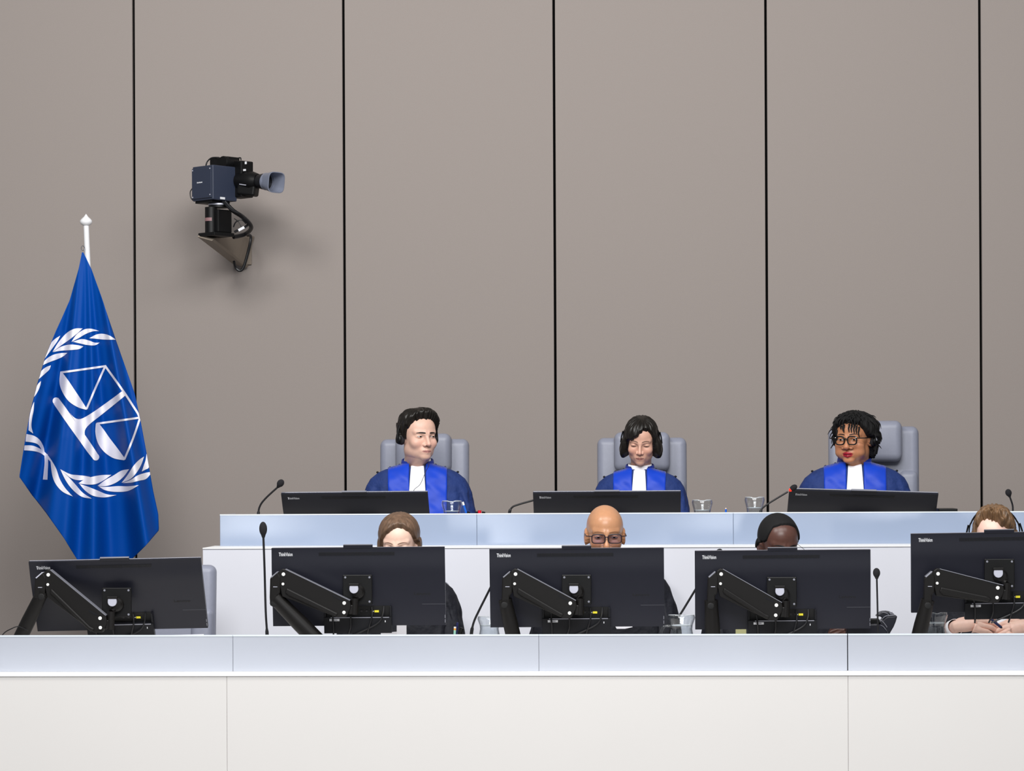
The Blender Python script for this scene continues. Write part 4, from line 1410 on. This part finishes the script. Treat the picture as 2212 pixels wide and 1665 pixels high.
def flag_y(px, py):
    """depth of the cloth: folds that fan out from the corner tied to the pole"""
    v = max(0.0, (py - 545) / 680.0)
    c = 185 + 20 * v
    half = 25 + 175 * v
    u = (px - c) / half
    amp = 0.125 * min(1.0, v * 1.7)
    y = amp * (.55 * math.cos(6.4 * (u - .18)) + .42 * math.cos(11.5 * u + 1.7 + 1.0 * v) + .20 * math.cos(21 * u + 3 * v + .6))
    return FY - 0.04 * v + y * (.45 + .55 * v)


fp = P(188, 700, FY + 0.1)
flag = thing('flag', 'blue flag with white scales and laurel wreath hanging from a white pole', 'flag', (fp.x, fp.y, 0.0))
fo = (fp.x, fp.y, 0.0)
mb = MB()
rows = []
for py in np.concatenate([np.linspace(545, 600, 16), np.linspace(604, 1240, 150)]):
    a, b = flag_xy(py)
    rows.append([tuple(P(a + (b - a) * k / 90, py, flag_y(a + (b - a) * k / 90, py))) for k in range(91)])
mb.grid(rows)
cloth = mb.build('cloth', M_flag, flag, smooth='all', off=fo, solid=0.0015)


def strip(name, A, B, n=26, m=7, close=None):
    """printed shape between two edges given in the close-up's pixels, laid on the cloth"""
    def sample(C, t):
        C = np.array(C, float)
        d = np.concatenate([[0], np.cumsum(np.hypot(*(np.diff(C, axis=0).T)))])
        return np.stack([np.interp(t * d[-1], d, C[:, 0]), np.interp(t * d[-1], d, C[:, 1])], -1)

    def smooth_(C):
        q = spline([(a, b, 0) for a, b in C], 6)
        return [(p.x, p.y) for p in q]
    t = np.linspace(0, 1, n)
    a, b = sample(smooth_(A), t), sample(smooth_(B), t)
    rr = []
    for i in range(n):
        row = []
        for k in range(m + 1):
            zx, zy = a[i] + (b[i] - a[i]) * k / m
            px, py = zp(zx, zy)
            l, r_ = flag_xy(py)
            px = min(max(px, l + .4), r_ - .4)
            row.append(tuple(P(px, py, flag_y(px, py) - 0.0032)))
        rr.append(row)
    q = MB()
    q.grid(rr)
    return q.build(name, M_print, cloth, smooth='all', off=fo)


LEAF = [
    ([(685, 200), (745, 165), (800, 157), (860, 175), (912, 212)], [(685, 200), (740, 208), (800, 215), (860, 215), (912, 212)]),
    ([(532, 232), (575, 165), (640, 122), (700, 117), (770, 138)], [(532, 232), (600, 200), (660, 165), (720, 142), (770, 138)]),
    ([(545, 230), (620, 203), (680, 215), (730, 235), (775, 238)], [(545, 230), (610, 250), (670, 262), (735, 262), (775, 238)]),
    ([(370, 318), (420, 230), (490, 150), (560, 115), (628, 116)], [(370, 318), (440, 270), (520, 215), (580, 165), (628, 116)]),
    ([(375, 318), (440, 270), (520, 250), (590, 258), (635, 270)], [(375, 318), (450, 310), (530, 305), (600, 295), (635, 270)]),
    ([(293, 390), (315, 315), (350, 245), (390, 205), (437, 178)], [(293, 390), (340, 330), (385, 270), (415, 225), (437, 178)]),
    ([(270, 440), (310, 380), (370, 340), (440, 325), (498, 325)], [(270, 440), (340, 410), (410, 385), (460, 360), (498, 325)]),
    ([(232, 568), (245, 515), (275, 475), (315, 445), (357, 432)], [(232, 568), (275, 535), (315, 500), (345, 470), (357, 432)]),
    ([(198, 720), (205, 670), (225, 620), (250, 585), (272, 567)], [(198, 720), (230, 685), (255, 640), (268, 600), (272, 567)]),
    ([(160, 985), (168, 900), (180, 830), (195, 780), (212, 745)], [(210, 1020), (192, 960), (197, 890), (210, 820), (213, 745)]),
    ([(350, 1235), (365, 1380), (400, 1460), (460, 1520), (545, 1555)], [(360, 1240), (405, 1310), (435, 1400), (480, 1480), (545, 1555)]),
    ([(437, 1322), (480, 1420), (540, 1500), (620, 1560), (708, 1573)], [(437, 1322), (520, 1395), (570, 1450), (630, 1520), (708, 1573)]),
    ([(437, 1322), (520, 1395), (580, 1418), (640, 1415), (695, 1388)], [(437, 1322), (520, 1360), (580, 1368), (640, 1375), (695, 1388)]),
    ([(592, 1443), (650, 1400), (720, 1378), (800, 1368), (875, 1370)], [(592, 1443), (670, 1458), (740, 1455), (810, 1420), (875, 1370)]),
    ([(600, 1447), (670, 1465), (760, 1500), (840, 1535), (920, 1543)], [(600, 1447), (650, 1510), (720, 1555), (820, 1565), (920, 1543)]),
    ([(757, 1465), (820, 1410), (890, 1370), (960, 1330), (1027, 1322)], [(757, 1465), (840, 1470), (920, 1440), (980, 1390), (1027, 1322)]),
    ([(765, 1468), (840, 1470), (930, 1462), (1020, 1465), (1110, 1458)], [(765, 1468), (820, 1505), (910, 1520), (1020, 1510), (1110, 1458)]),
    ([(962, 1438), (1010, 1370), (1060, 1290), (1110, 1240), (1155, 1213)], [(962, 1438), (1040, 1410), (1090, 1360), (1130, 1290), (1155, 1213)]),
    ([(970, 1440), (1040, 1410), (1100, 1370), (1170, 1348), (1207, 1345)], [(970, 1440), (1040, 1440), (1110, 1425), (1170, 1410), (1207, 1370)]),
    ([(1135, 1342), (1150, 1290), (1165, 1240), (1172, 1210), (1176, 1190)], [(1135, 1342), (1165, 1330), (1198, 1312), (1190, 1250), (1178, 1190)]),
]
for A, B in LEAF:
    A, B = np.array(A, float), np.array(B, float)
    k = np.linspace(.10, .05, len(A))[:, None]
    strip('laurel_leaf', [tuple(p) for p in A + (B - A) * k], [tuple(p) for p in B + (A - B) * k])
strip('laurel_stem', [(145, 1020), (210, 1035), (260, 1070), (292, 1125), (303, 1180)], [(140, 1085), (210, 1095), (252, 1115), (280, 1160), (300, 1185)])
strip('laurel_stem', [(130, 1118), (200, 1120), (270, 1150), (320, 1190), (362, 1245)], [(127, 1160), (200, 1165), (260, 1180), (305, 1210), (358, 1262)])
strip('laurel_stem', [(300, 1185), (303, 1260), (297, 1330), (288, 1410)], [(330, 1195), (333, 1270), (330, 1340), (327, 1412)])


def bar(name, pts, w, n=40):
    pts = np.array(pts, float)
    d = np.gradient(pts, axis=0)
    d /= np.hypot(d[:, 0], d[:, 1])[:, None]
    nn = np.stack([-d[:, 1], d[:, 0]], -1) * w / 2
    return strip(name, [tuple(p) for p in pts + nn], [tuple(p) for p in pts - nn], n, 3)


bar('scale_line', [(438, 494), (630, 467), (830, 438)], 17)
bar('scale_line', [(822, 440), (745, 612), (662, 806)], 17)
bar('scale_line', [(822, 438), (985, 665), (1060, 780), (1104, 848), (1118, 890)], 18, 24)
bar('scale_line', [(1118, 880), (930, 907), (748, 932)], 17)
bar('scale_line', [(1118, 890), (1060, 1060), (986, 1238)], 17)
strip('scale_pan', [(437, 488), (430, 580), (455, 660), (510, 740), (590, 792), (662, 813)], [(452, 490), (505, 560), (555, 635), (605, 710), (640, 765), (664, 803)], 22)
strip('scale_pan', [(742, 930), (738, 1010), (760, 1100), (815, 1175), (895, 1228), (986, 1245)], [(768, 930), (815, 990), (860, 1055), (910, 1120), (955, 1180), (990, 1228)], 22)
strip('scale_base', [(420, 711), (480, 790), (560, 905), (650, 1030), (715, 1125), (766, 1205)], [(380, 762), (440, 850), (520, 965), (610, 1090), (668, 1172), (715, 1230)], 24)
for cx_, cy_ in ((401, 737), (741, 1217)):
    q = [(cx_ + 30 * math.cos(a), cy_ + 30 * math.sin(a)) for a in np.linspace(0, PI, 9)]
    strip('scale_base_end', q, [(cx_ + 30 * math.cos(a), cy_ - 30 * math.sin(a)) for a in np.linspace(0, PI, 9)], 14, 6)
strip('scale_column', [(968, 652), (880, 718), (740, 818), (640, 880), (590, 893), (548, 872), (520, 840)], [(995, 690), (900, 768), (800, 848), (690, 935), (650, 985), (648, 1030), (660, 1060)], 30, 8)
pt, pb = P(186.5, 500, FY + .02), P(192, 620, FY + .05)
dv = (pb - pt)
foot = pt + dv * ((pt.z - 0.05) / (-dv.z))
MB().tube([P(186.2, 487, FY + .02), P(187.5, 520, FY + .02), foot], 0.0145, 16).build('pole', M_pole, flag, smooth=True, off=fo)
ft = P(186, 487, FY + .02)
ps = FY / FPX
MB().lathe([(6 * ps, -1 * ps), (7 * ps, 0), (11 * ps, 2.5 * ps), (13.5 * ps, 7 * ps), (13 * ps, 11 * ps), (9 * ps, 15.5 * ps), (5 * ps, 19 * ps), (2 * ps, 23 * ps), (0, 26 * ps)], 24,
           Matrix.Translation(ft)).build('finial', M_pole, flag, smooth=True, off=fo)
rp = P(179, 536, FY)
MB().tube([(rp.x + .009 * math.cos(a), FY, rp.z + .012 * math.sin(a)) for a in np.linspace(0, 2 * PI, 16)], .002, 6).build('ring', M_chrome, flag, smooth=True, off=fo)
MB().lathe([(0.20, 0), (0.20, 0.02), (0.06, 0.05), (0.03, 0.16), (0.02, 0.17)], 28, Matrix.Translation((foot.x, foot.y, 0.0 if foot.y < 12.02 else 0.41))).build('stand', M_pole, flag, smooth=True, off=fo)

# ------------------------------------------------------------------ remote video camera on its wall bracket
def q(zx, zy, Y):
    return P(380 + zx / 5.55, 310 + zy / 5.55, Y)


M_house = mat('camera_blue_grey', '#2f3648', 0.42, spec=0.5, bump=0.05, bscale=700)
M_tan = mat('bracket_tan', '#8d8174', 0.6)
M_hood = mat('hood_grey', '#8a90a2', 0.35, metal=0.3)
CY = 14.42
C0 = q(462, 492, CY)
ang = R(-40)
vc = thing('video_camera', 'dark blue-grey remote video camera on a tan bracket high on the wall', 'camera', C0)
vo = tuple(C0)
RM = Matrix.Translation(C0) @ Matrix.Rotation(ang, 4, 'Z')
ho = MB().box((-.085, -.085, -.093), (.085, .089, .096), RM).build('housing', M_house, vc, bevel=.006, seg=3, off=vo)
MB().box((-.083, -.092, -.082), (.078, -.085, .084), RM).build('side_plate', M_house, ho, bevel=.004, off=vo)
nl = MB()
for k in range(7):
    nl.box((-.038 + k * .0064, -.0927, .002 + (k % 2) * .0008), (-.0335 + k * .0064, -.0919, .009 - (k % 3) * .0006), RM)
tag(nl.build('name_marks', M_ink, ho, off=vo), kind='stuff')
for x, z in ((-.075, -.072), (-.075, .074), (.068, -.066), (.068, .076)):
    MB().ball((x, -.0925, z), (.004, .002, .004), 8, 6, RM).build('screw', M_silver, ho, smooth='all', off=vo)
MB().box((.086, -.035, -.088), (.0868, -.0, -.076), RM).build('white_label', M_ink, ho, off=vo)
MB().box((-.075, -.075, -.105), (.06, .06, -.093), RM).build('under_plate', M_black, ho, bevel=.003, off=vo)
cb = MB()
cb.box((.03, .075, -.07), (.135, .165, .128), RM)
cb.build('camera_body', M_black, vc, bevel=.006, off=vo)
MB().box((-.075, .03, .09), (.075, .12, .152), RM).build('top_block', M_black, vc, bevel=.006, off=vo)
vf = q(632, 235, CY + .02)
MB().lathe([(0, -.045), (.034, -.045), (.036, -.04), (.036, .04), (.034, .045), (0, .045)], 28, Matrix.Translation(vf) @ Matrix.Rotation(ang, 4, 'Z') @ Matrix.Rotation(PI / 2, 4, 'X')).build(
    'viewfinder', M_black, vc, smooth=True, off=vo)
for zx, zy, w, h in ((840, 232, .011, .014), (826, 318, .016, .010), (755, 350, .008, .020)):
    a = q(zx, zy, CY - .02 if zx > 800 else CY - .01)
    MB().box((-w / 2, -.004, -h / 2), (w / 2, .0, h / 2), Matrix.Translation(a) @ Matrix.Rotation(R(-25), 4, 'Z')).build('label', M_ink, vc, off=vo)
l0, l1, l2, l3 = q(770, 448, CY + .02), q(985, 453, CY - .035), q(1090, 456, CY - .075), q(1205, 466, CY - .125)


def axis(a, b):
    return Matrix.Translation(a) @ (b - a).to_track_quat('Z', 'Y').to_matrix().to_4x4(), (b - a).length


m, L = axis(l0, l1)
MB().lathe([(.03, -.03), (.052, 0), (.053, L * .7), (.047, L * .86), (.041, L)], 28, m).build('lens_barrel', M_black, vc, smooth=True, off=vo)
g0 = q(870, 535, CY - .01)
MB().box((-.055, -.035, -.042), (.055, .03, .02), Matrix.Translation(g0) @ Matrix.Rotation(R(-18), 4, 'Z') @ Matrix.Rotation(R(8), 4, 'Y')).build('zoom_drive', M_black, vc, bevel=.012, seg=3, off=vo)
lm = Matrix.Translation(q(800, 492, CY - .055)) @ Matrix.Rotation(R(-18), 4, 'Z') @ Matrix.Rotation(R(10), 4, 'Y')
nl = MB()
for k in range(7):
    nl.box((-.02 + k * .006, -.0005, -.0025), (-.0155 + k * .006, .0005, .0025 - (k % 2) * .0006), lm)
tag(nl.build('lens_marks', M_silver, vc, off=vo), kind='stuff')
m, L = axis(l1, l2)
MB().lathe([(.036, -.01), (.037, L * .3), (.040, L * .32), (.040, L * .5), (.043, L * .55), (.044, L * .98)], 28, m).build('focus_ring', M_rubber, vc, smooth=True, off=vo)
m, L = axis(l2, l3)
MB().lathe([(.044, -.008), (.0475, -.006), (.0475, .010), (.043, .012), (.043, .0), (.036, -.03), (0, -.03)], 32, m).build('front_ring', M_hood, vc, smooth=True, off=vo)
MB().lathe([(0, -.012), (.02, -.010), (.037, -.004)], 28, m).build('front_lens', M_screen, vc, smooth='all', off=vo)
hd_ = MB()
r0, r1 = .045, .060
rr = []
for z, hx, hy in ((.004, r0, r0), (L, r1, r1 * .95), (L + .001, r1 - .004, r1 * .95 - .004), (.004, r0 - .003, r0 - .003)):
    n = 40
    e = .5 if z > .02 else .85
    rr.append([(hx * math.copysign(abs(math.cos(a)) ** e, math.cos(a)), hy * math.copysign(abs(math.sin(a)) ** e, math.sin(a)), z) for a in np.linspace(0, 2 * PI, n, endpoint=False)])
hd_.grid(rr, True)
hd_.v = [tuple(m @ Vector(p)) for p in hd_.v]
hd_.build('lens_hood', M_hood, vc, smooth=True, off=vo)
pc = q(515, 930, CY)
pz = lambda zy: q(515, zy, CY).z - pc.z
PM = Matrix.Translation(pc) @ Matrix.Rotation(ang, 4, 'Z')
MB().lathe([(.056, pz(770)), (.056, pz(748)), (.05, pz(745)), (.05, pz(722)), (.04, pz(700))], 24, PM).build('pan_plate', M_black, vc, smooth=True, off=vo)
MB().lathe([(.054, pz(746)), (.058, pz(742)), (.058, pz(726)), (.05, pz(722))], 24, PM).build('pan_ring', M_silver, vc, smooth=True, off=vo)
MB().box((-.045, -.052, pz(1075)), (.052, .05, pz(800)), PM).build('pan_motor', M_black, vc, bevel=.006, off=vo)
MB().lathe([(.034, pz(1072)), (.034, pz(770))], 24, PM @ Matrix.Translation((-.012, -.045, 0))).build('motor_column', M_black, vc, smooth=True, off=vo)
rl_ = [[(-.012 + .0348 * math.cos(a), -.045 + .0348 * math.sin(a), z) for a in np.linspace(R(-120), R(-35), 14)] for z in (pz(938), pz(898))]
MB().grid(rl_, mtx=PM).build('red_label', mat('red_label', '#8c6a6c', .5), vc, smooth=True, off=vo)
MB().box((-.075, -.085, pz(1118)), (.06, .06, pz(1075)), PM).build('base_plate', M_black, vc, bevel=.003, off=vo)
A_, B_, C_ = q(370, 1116, CY - .03), q(893, 1100, 14.985), q(790, 1442, 14.985)
nv = (B_ - A_).cross(C_ - A_).normalized() * .028
tri = MB()
tri.add([A_ - nv, B_ - nv, C_ - nv, A_ + nv, B_ + nv, C_ + nv], [(0, 1, 2), (5, 4, 3), (0, 3, 4, 1), (1, 4, 5, 2), (2, 5, 3, 0)])
tri.build('bracket', M_tan, vc, bevel=.004, off=vo)
t2 = MB()
D_ = A_ + (C_ - A_) * .12
t2.add([A_ - nv * 1.6, C_ - nv * 1.6, C_ + nv * 1.6, A_ + nv * 1.6] + [p + Vector((-.012, -.004, -.012)) for p in (A_ - nv * 1.6, C_ - nv * 1.6, C_ + nv * 1.6, A_ + nv * 1.6)],
       [(0, 1, 2, 3), (7, 6, 5, 4), (0, 4, 5, 1), (1, 5, 6, 2), (2, 6, 7, 3), (3, 7, 4, 0)])
t2.build('bracket_flange', M_tan, vc, bevel=.002, off=vo)
bw = (B_ + C_) / 2
MB().box((bw.x - .03, 14.985, C_.z - .005), (bw.x + .03, 15.0, B_.z + .005)).build('wall_plate', M_tan, vc, bevel=.003, off=vo)
for pts, r in (([(860, 1100, CY + .4), (893, 1105, CY + .35), (896, 1160, CY + .33), (868, 1290, CY + .33), (812, 1480, CY + .33), (765, 1522, CY + .33), (718, 1488, CY + .33), (695, 1415, CY + .36)], .0085),
               ([(585, 700, CY - .04), (680, 800, CY - .05), (800, 880, CY - .05), (890, 970, CY - .0), (895, 1030, CY + .05), (820, 1090, CY + .1), (690, 1120, CY + .05)], .012),
               ([(560, 690, CY - .05), (660, 790, CY - .08), (760, 840, CY - .08), (850, 930, CY - .02), (850, 985, CY), (700, 1060, CY)], .007),
               ([(690, 1000, CY - .04), (720, 940, CY - .05), (790, 915, CY - .05), (840, 960, CY - .03)], .0035),
               ([(700, 900, CY), (750, 940, CY - .02), (790, 1010, CY - .02)], .002),
               ([(355, 290, CY), (375, 220, CY), (430, 172, CY + .03), (520, 168, CY + .05)], .004),
               ([(700, 190, CY + .05), (740, 175, CY + .05), (775, 172, CY + .06), (780, 200, CY + .06)], .0035),
               ([(200, 535, CY), (172, 580, CY), (180, 650, CY), (215, 690, CY)], .003)):
    MB().tube(spline([q(*p) for p in pts], 6), r, 8).build('cable', M_rubber, vc, smooth=True, off=vo)
ct = q(785, 1022, CY - .06)
MB().box((-.018, -.003, -.007), (.018, .003, .007), Matrix.Translation(ct) @ Matrix.Rotation(R(-28), 4, 'Y')).build('cable_tag', M_ink, vc, off=vo)

# ------------------------------------------------------------------ small things on the benches
def pen(name, label, a, b, Y, rad, parts, cat='pen', group=None):
    """parts: list of (fraction from the top, material)"""
    p, e = P(*a, Y), P(*b, Y)
    zd = Z_DESK_B if Y > 12 else Z_DESK_F
    d = e - p
    if d.z < -1e-4:
        e = p + d * ((p.z - zd - .012) / (-d.z))
    t = thing(name, label, cat, e, group=group)
    f0 = 0.0
    ln = (e - p).length
    for nm, f1, m, tip in parts:
        u, v = p.lerp(e, f0), p.lerp(e, f1)
        MB().tube([u, v], [rad * (.25 if tip else 1), rad], 10).build(nm, m, t, smooth=True, off=tuple(e))
        f0 = f1
    return t


M_blue = mat('blue_plastic', '#1566d8', .35)
M_red = mat('red_plastic', '#e0142c', .35)
M_mint = mat('mint_paint', '#9fd3c0', .4)
M_orange = mat('orange_paint', '#f0a030', .4)
M_wood = mat('pencil_wood', '#e8cdb8', .6)
M_navyp = mat('navy_plastic', '#1d2350', .35)


def cup(label, px, Y, r, h, group=None):
    zd = Z_DESK_B if Y > 12 else Z_DESK_F
    p = P(px, 1300, Y)
    t = thing('pen_cup', label, 'pen cup', (p.x, Y, zd))
    MB().lathe([(r, 0), (r, h), (r - .003, h), (r - .003, .004), (0, .004)], 24).build('body', M_black, t, smooth=True)
    return t


cup('black pen cup behind the glass by the robed man', 1012, 12.5, .034, .09)
cup('black pen cup with red and black markers at the robed man\'s elbow', 1038, 12.5, .03, .085)
cup('black pen cup with pencils beside the first black sleeve', 990, 10.85, .034, .075)
pen('pen', 'blue pen with white cap leaning beside the jug', (999.5, 1084), (1009, 1114), 12.5, .0055, [('cap', .085, M_cap, False), ('barrel', 1, M_blue, False)])
pen('marker', 'short black marker leaning beside the blue pen', (1013, 1105), (1008, 1118), 12.49, .0075, [('barrel', 1, M_black, False)], 'marker')
pen('marker', 'red-capped marker in the cup at the robed man\'s elbow', (1036, 1102), (1036, 1125), 12.5, .0085, [('cap', .4, M_red, False), ('barrel', 1, M_black, False)], 'marker')
pen('marker', 'black marker in the cup, next to the red cap', (1045, 1105), (1041, 1125), 12.51, .008, [('barrel', 1, M_black, False)], 'marker')
pen('marker', 'black marker in the cup, touching the robed man\'s sleeve', (1030, 1104.5), (1033, 1125), 12.51, .007, [('barrel', 1, M_black, False)], 'marker')
pen('pencil', 'sharpened blue pencil standing between two jugs', (1568, 1096.5), (1568, 1125), 12.5, .0045, [('tip', .035, M_wood, True), ('wood', .04, M_wood, False), ('barrel', 1, M_blue, False)], 'pencil')
pen('pencil', 'mint green pencil with orange band in the front pen cup', (983, 1353.5), (982, 1375), 10.85, .0052, [('eraser', .06, M_cap, False), ('ferrule', .13, M_orange, False), ('barrel', 1, M_mint, False)], 'pencil')
pen('pen', 'navy pen behind the mint green pencil', (988.5, 1344), (985, 1375), 10.87, .0048, [('barrel', 1, M_navyp, False)])
pen('marker', 'black marker leaning out of the front pen cup', (998, 1356), (992, 1375), 10.85, .009, [('barrel', 1, M_black, False)], 'marker')


def sheet(name, label, corners, Y, m=M_paper, th=.0012, cat='paper'):
    ps_ = [P(a, b, Y + dy) for a, b, dy in corners]
    c = sum(ps_, Vector()) / len(ps_)
    n = (ps_[1] - ps_[0]).cross(ps_[2] - ps_[0]).normalized() * th
    mb = MB()
    k = len(ps_)
    mb.add(list(ps_) + [p + n for p in ps_], [tuple(range(k)), tuple(range(2 * k - 1, k - 1, -1))] + [(i, (i + 1) % k, k + (i + 1) % k, k + i) for i in range(k)])
    o = mb.build(name, m, off=tuple(c))
    o.location = c
    return tag(o, label, cat)


sheet('paper_sheet', 'white paper lying under the monitor of the brown-haired woman', [(823, 1367, 0), (858, 1364, .05), (858, 1385, .05), (823, 1386, 0)], 10.9)
sheet('paper_sheet', 'white paper standing upright under the brown-haired woman\'s monitor', [(857, 1349, .0), (878, 1349, .0), (878, 1386, 0), (857, 1386, 0)], 10.86)
sheet('paper_sheet', 'white paper edge curling below the bald man\'s monitor', [(1328, 1350, .0), (1367, 1349, .0), (1366, 1354, -.03), (1350, 1357.5, -.05), (1332, 1357.5, -.05)], 10.9)
sheet('note_paper', 'pale yellow note standing under the monitor of the man in wire glasses', [(1589, 1357, 0), (1612, 1357, 0), (1612, 1384, 0), (1589, 1384, 0)], 10.84, M_note)
sheet('paper_sheet', 'white paper between the two hands at the picture edge', [(2150, 1336, .06), (2189, 1333, .06), (2196, 1384, -.02), (2151, 1384, -.02)], 11.0)
sheet('paper_sheet', 'white paper lying below the monitor that leans by the flag', [(350, 1371.5, .1), (440, 1369.5, .1), (445, 1384, 0), (350, 1386, 0)], 10.8)
pn = P(2137, 1334, 10.86)
pe = P(2163, 1355, 10.84)
t = thing('pen', 'navy pen held over the white paper by the hand', 'pen', pn)
MB().tube([pn, pe], [.0055, .0055], 10).build('barrel', M_navyp, t, smooth=True, off=tuple(pn))
MB().tube([pe, pe + (pe - pn) * .08], [.005, .001], 10).build('tip', M_black, t, smooth=True, off=tuple(pn))
bx = P(2046, 1098, 12.62)
o = MB().box((bx.x - .045, 12.56, Z_DESK_B), (bx.x + .042, 12.74, bx.z)).build('equipment_box', M_black, None, bevel=.003)
tag(o, 'low flat black box beside the tipped monitor on the raised bench', 'box')

# domed black device with ribbed crown
DY = 10.78


def dq(zx, zy, Y=DY):
    return P(1860 + zx / 18.5, 1290 + zy / 18.5, Y)


base = dq(800, 1500)
t = thing('desk_device', 'black domed plastic device with ribbed crown beside the small upright microphone', 'device', (base.x, DY, Z_DESK_F))
do = (base.x, DY, Z_DESK_F)
zb = Z_DESK_F


def outline(pts):
    return [(dq(a, b).x, max(zb, dq(a, b).z) if b < 1600 else zb) for a, b in pts]


MB().prism(outline([(850, 860), (930, 780), (1020, 735), (1180, 725), (1390, 700), (1395, 760), (1340, 960), (1260, 1150), (1130, 1370), (1080, 1480), (1000, 1700), (700, 1700), (720, 1000)]), DY - .05, DY + .05).build('shell', M_mon, t, bevel=.006, seg=3, off=do)
MB().prism(outline([(680, 680), (780, 590), (900, 560), (1040, 555), (1180, 580), (1280, 640), (1345, 700), (1180, 735), (1000, 745), (860, 850), (820, 790), (720, 740), (600, 760)]), DY - .035, DY + .06).build('dome', M_mon, t, bevel=.004, off=do)
for k in range(3):
    a, b = dq(1120 + k * 20, 600 + k * 35, DY - .036), dq(1260 + k * 30, 600 + k * 38, DY - .036)
    MB().tube([a, b], .0016, 6).build('rib', M_bezel, t, smooth=True, off=do)
for pts in ([(730, 890), (860, 960), (970, 1090), (1040, 1200)], [(750, 1100), (880, 1160), (990, 1290), (1060, 1420)], [(860, 850), (950, 770), (1050, 738), (1180, 728), (1390, 702)], [(850, 600), (950, 610), (1040, 650), (1110, 700)]):
    MB().tube(spline([dq(a, b, DY - .052 if b > 700 else DY - .037) for a, b in pts], 6), .0014, 6).build('trim_line', M_bezel, t, smooth=True, off=do)
MB().prism([(dq(-600, 0).x, zb), (dq(-600, 0).x, dq(0, 1060).z), (dq(640, 0).x, dq(0, 1020).z), (dq(760, 0).x, dq(0, 1110).z), (dq(1000, 0).x, dq(0, 1330).z), (dq(1060, 0).x, zb)], DY - .06, DY + .04).build('body', M_mon, t, bevel=.006, off=do)
MB().prism([(dq(300, 0).x, dq(0, 1050).z), (dq(300, 0).x, dq(0, 850).z), (dq(700, 0).x, dq(0, 850).z), (dq(720, 0).x, dq(0, 1050).z)], DY - .03, DY + .03).build('cradle', M_black, t, bevel=.003, off=do)
t = thing('cable', 'thin dark cable curving up from the front bench by the leaning monitor', 'cable', P(5, 1374, 10.4))
MB().tube(spline([P(2, 1376, 10.4), P(10, 1366, 10.45), P(22, 1359, 10.5), P(40, 1353, 10.52), P(60, 1362, 10.5)], 6), .0022, 8).build('lead', M_rubber, t, smooth=True, off=tuple(P(5, 1374, 10.4)))
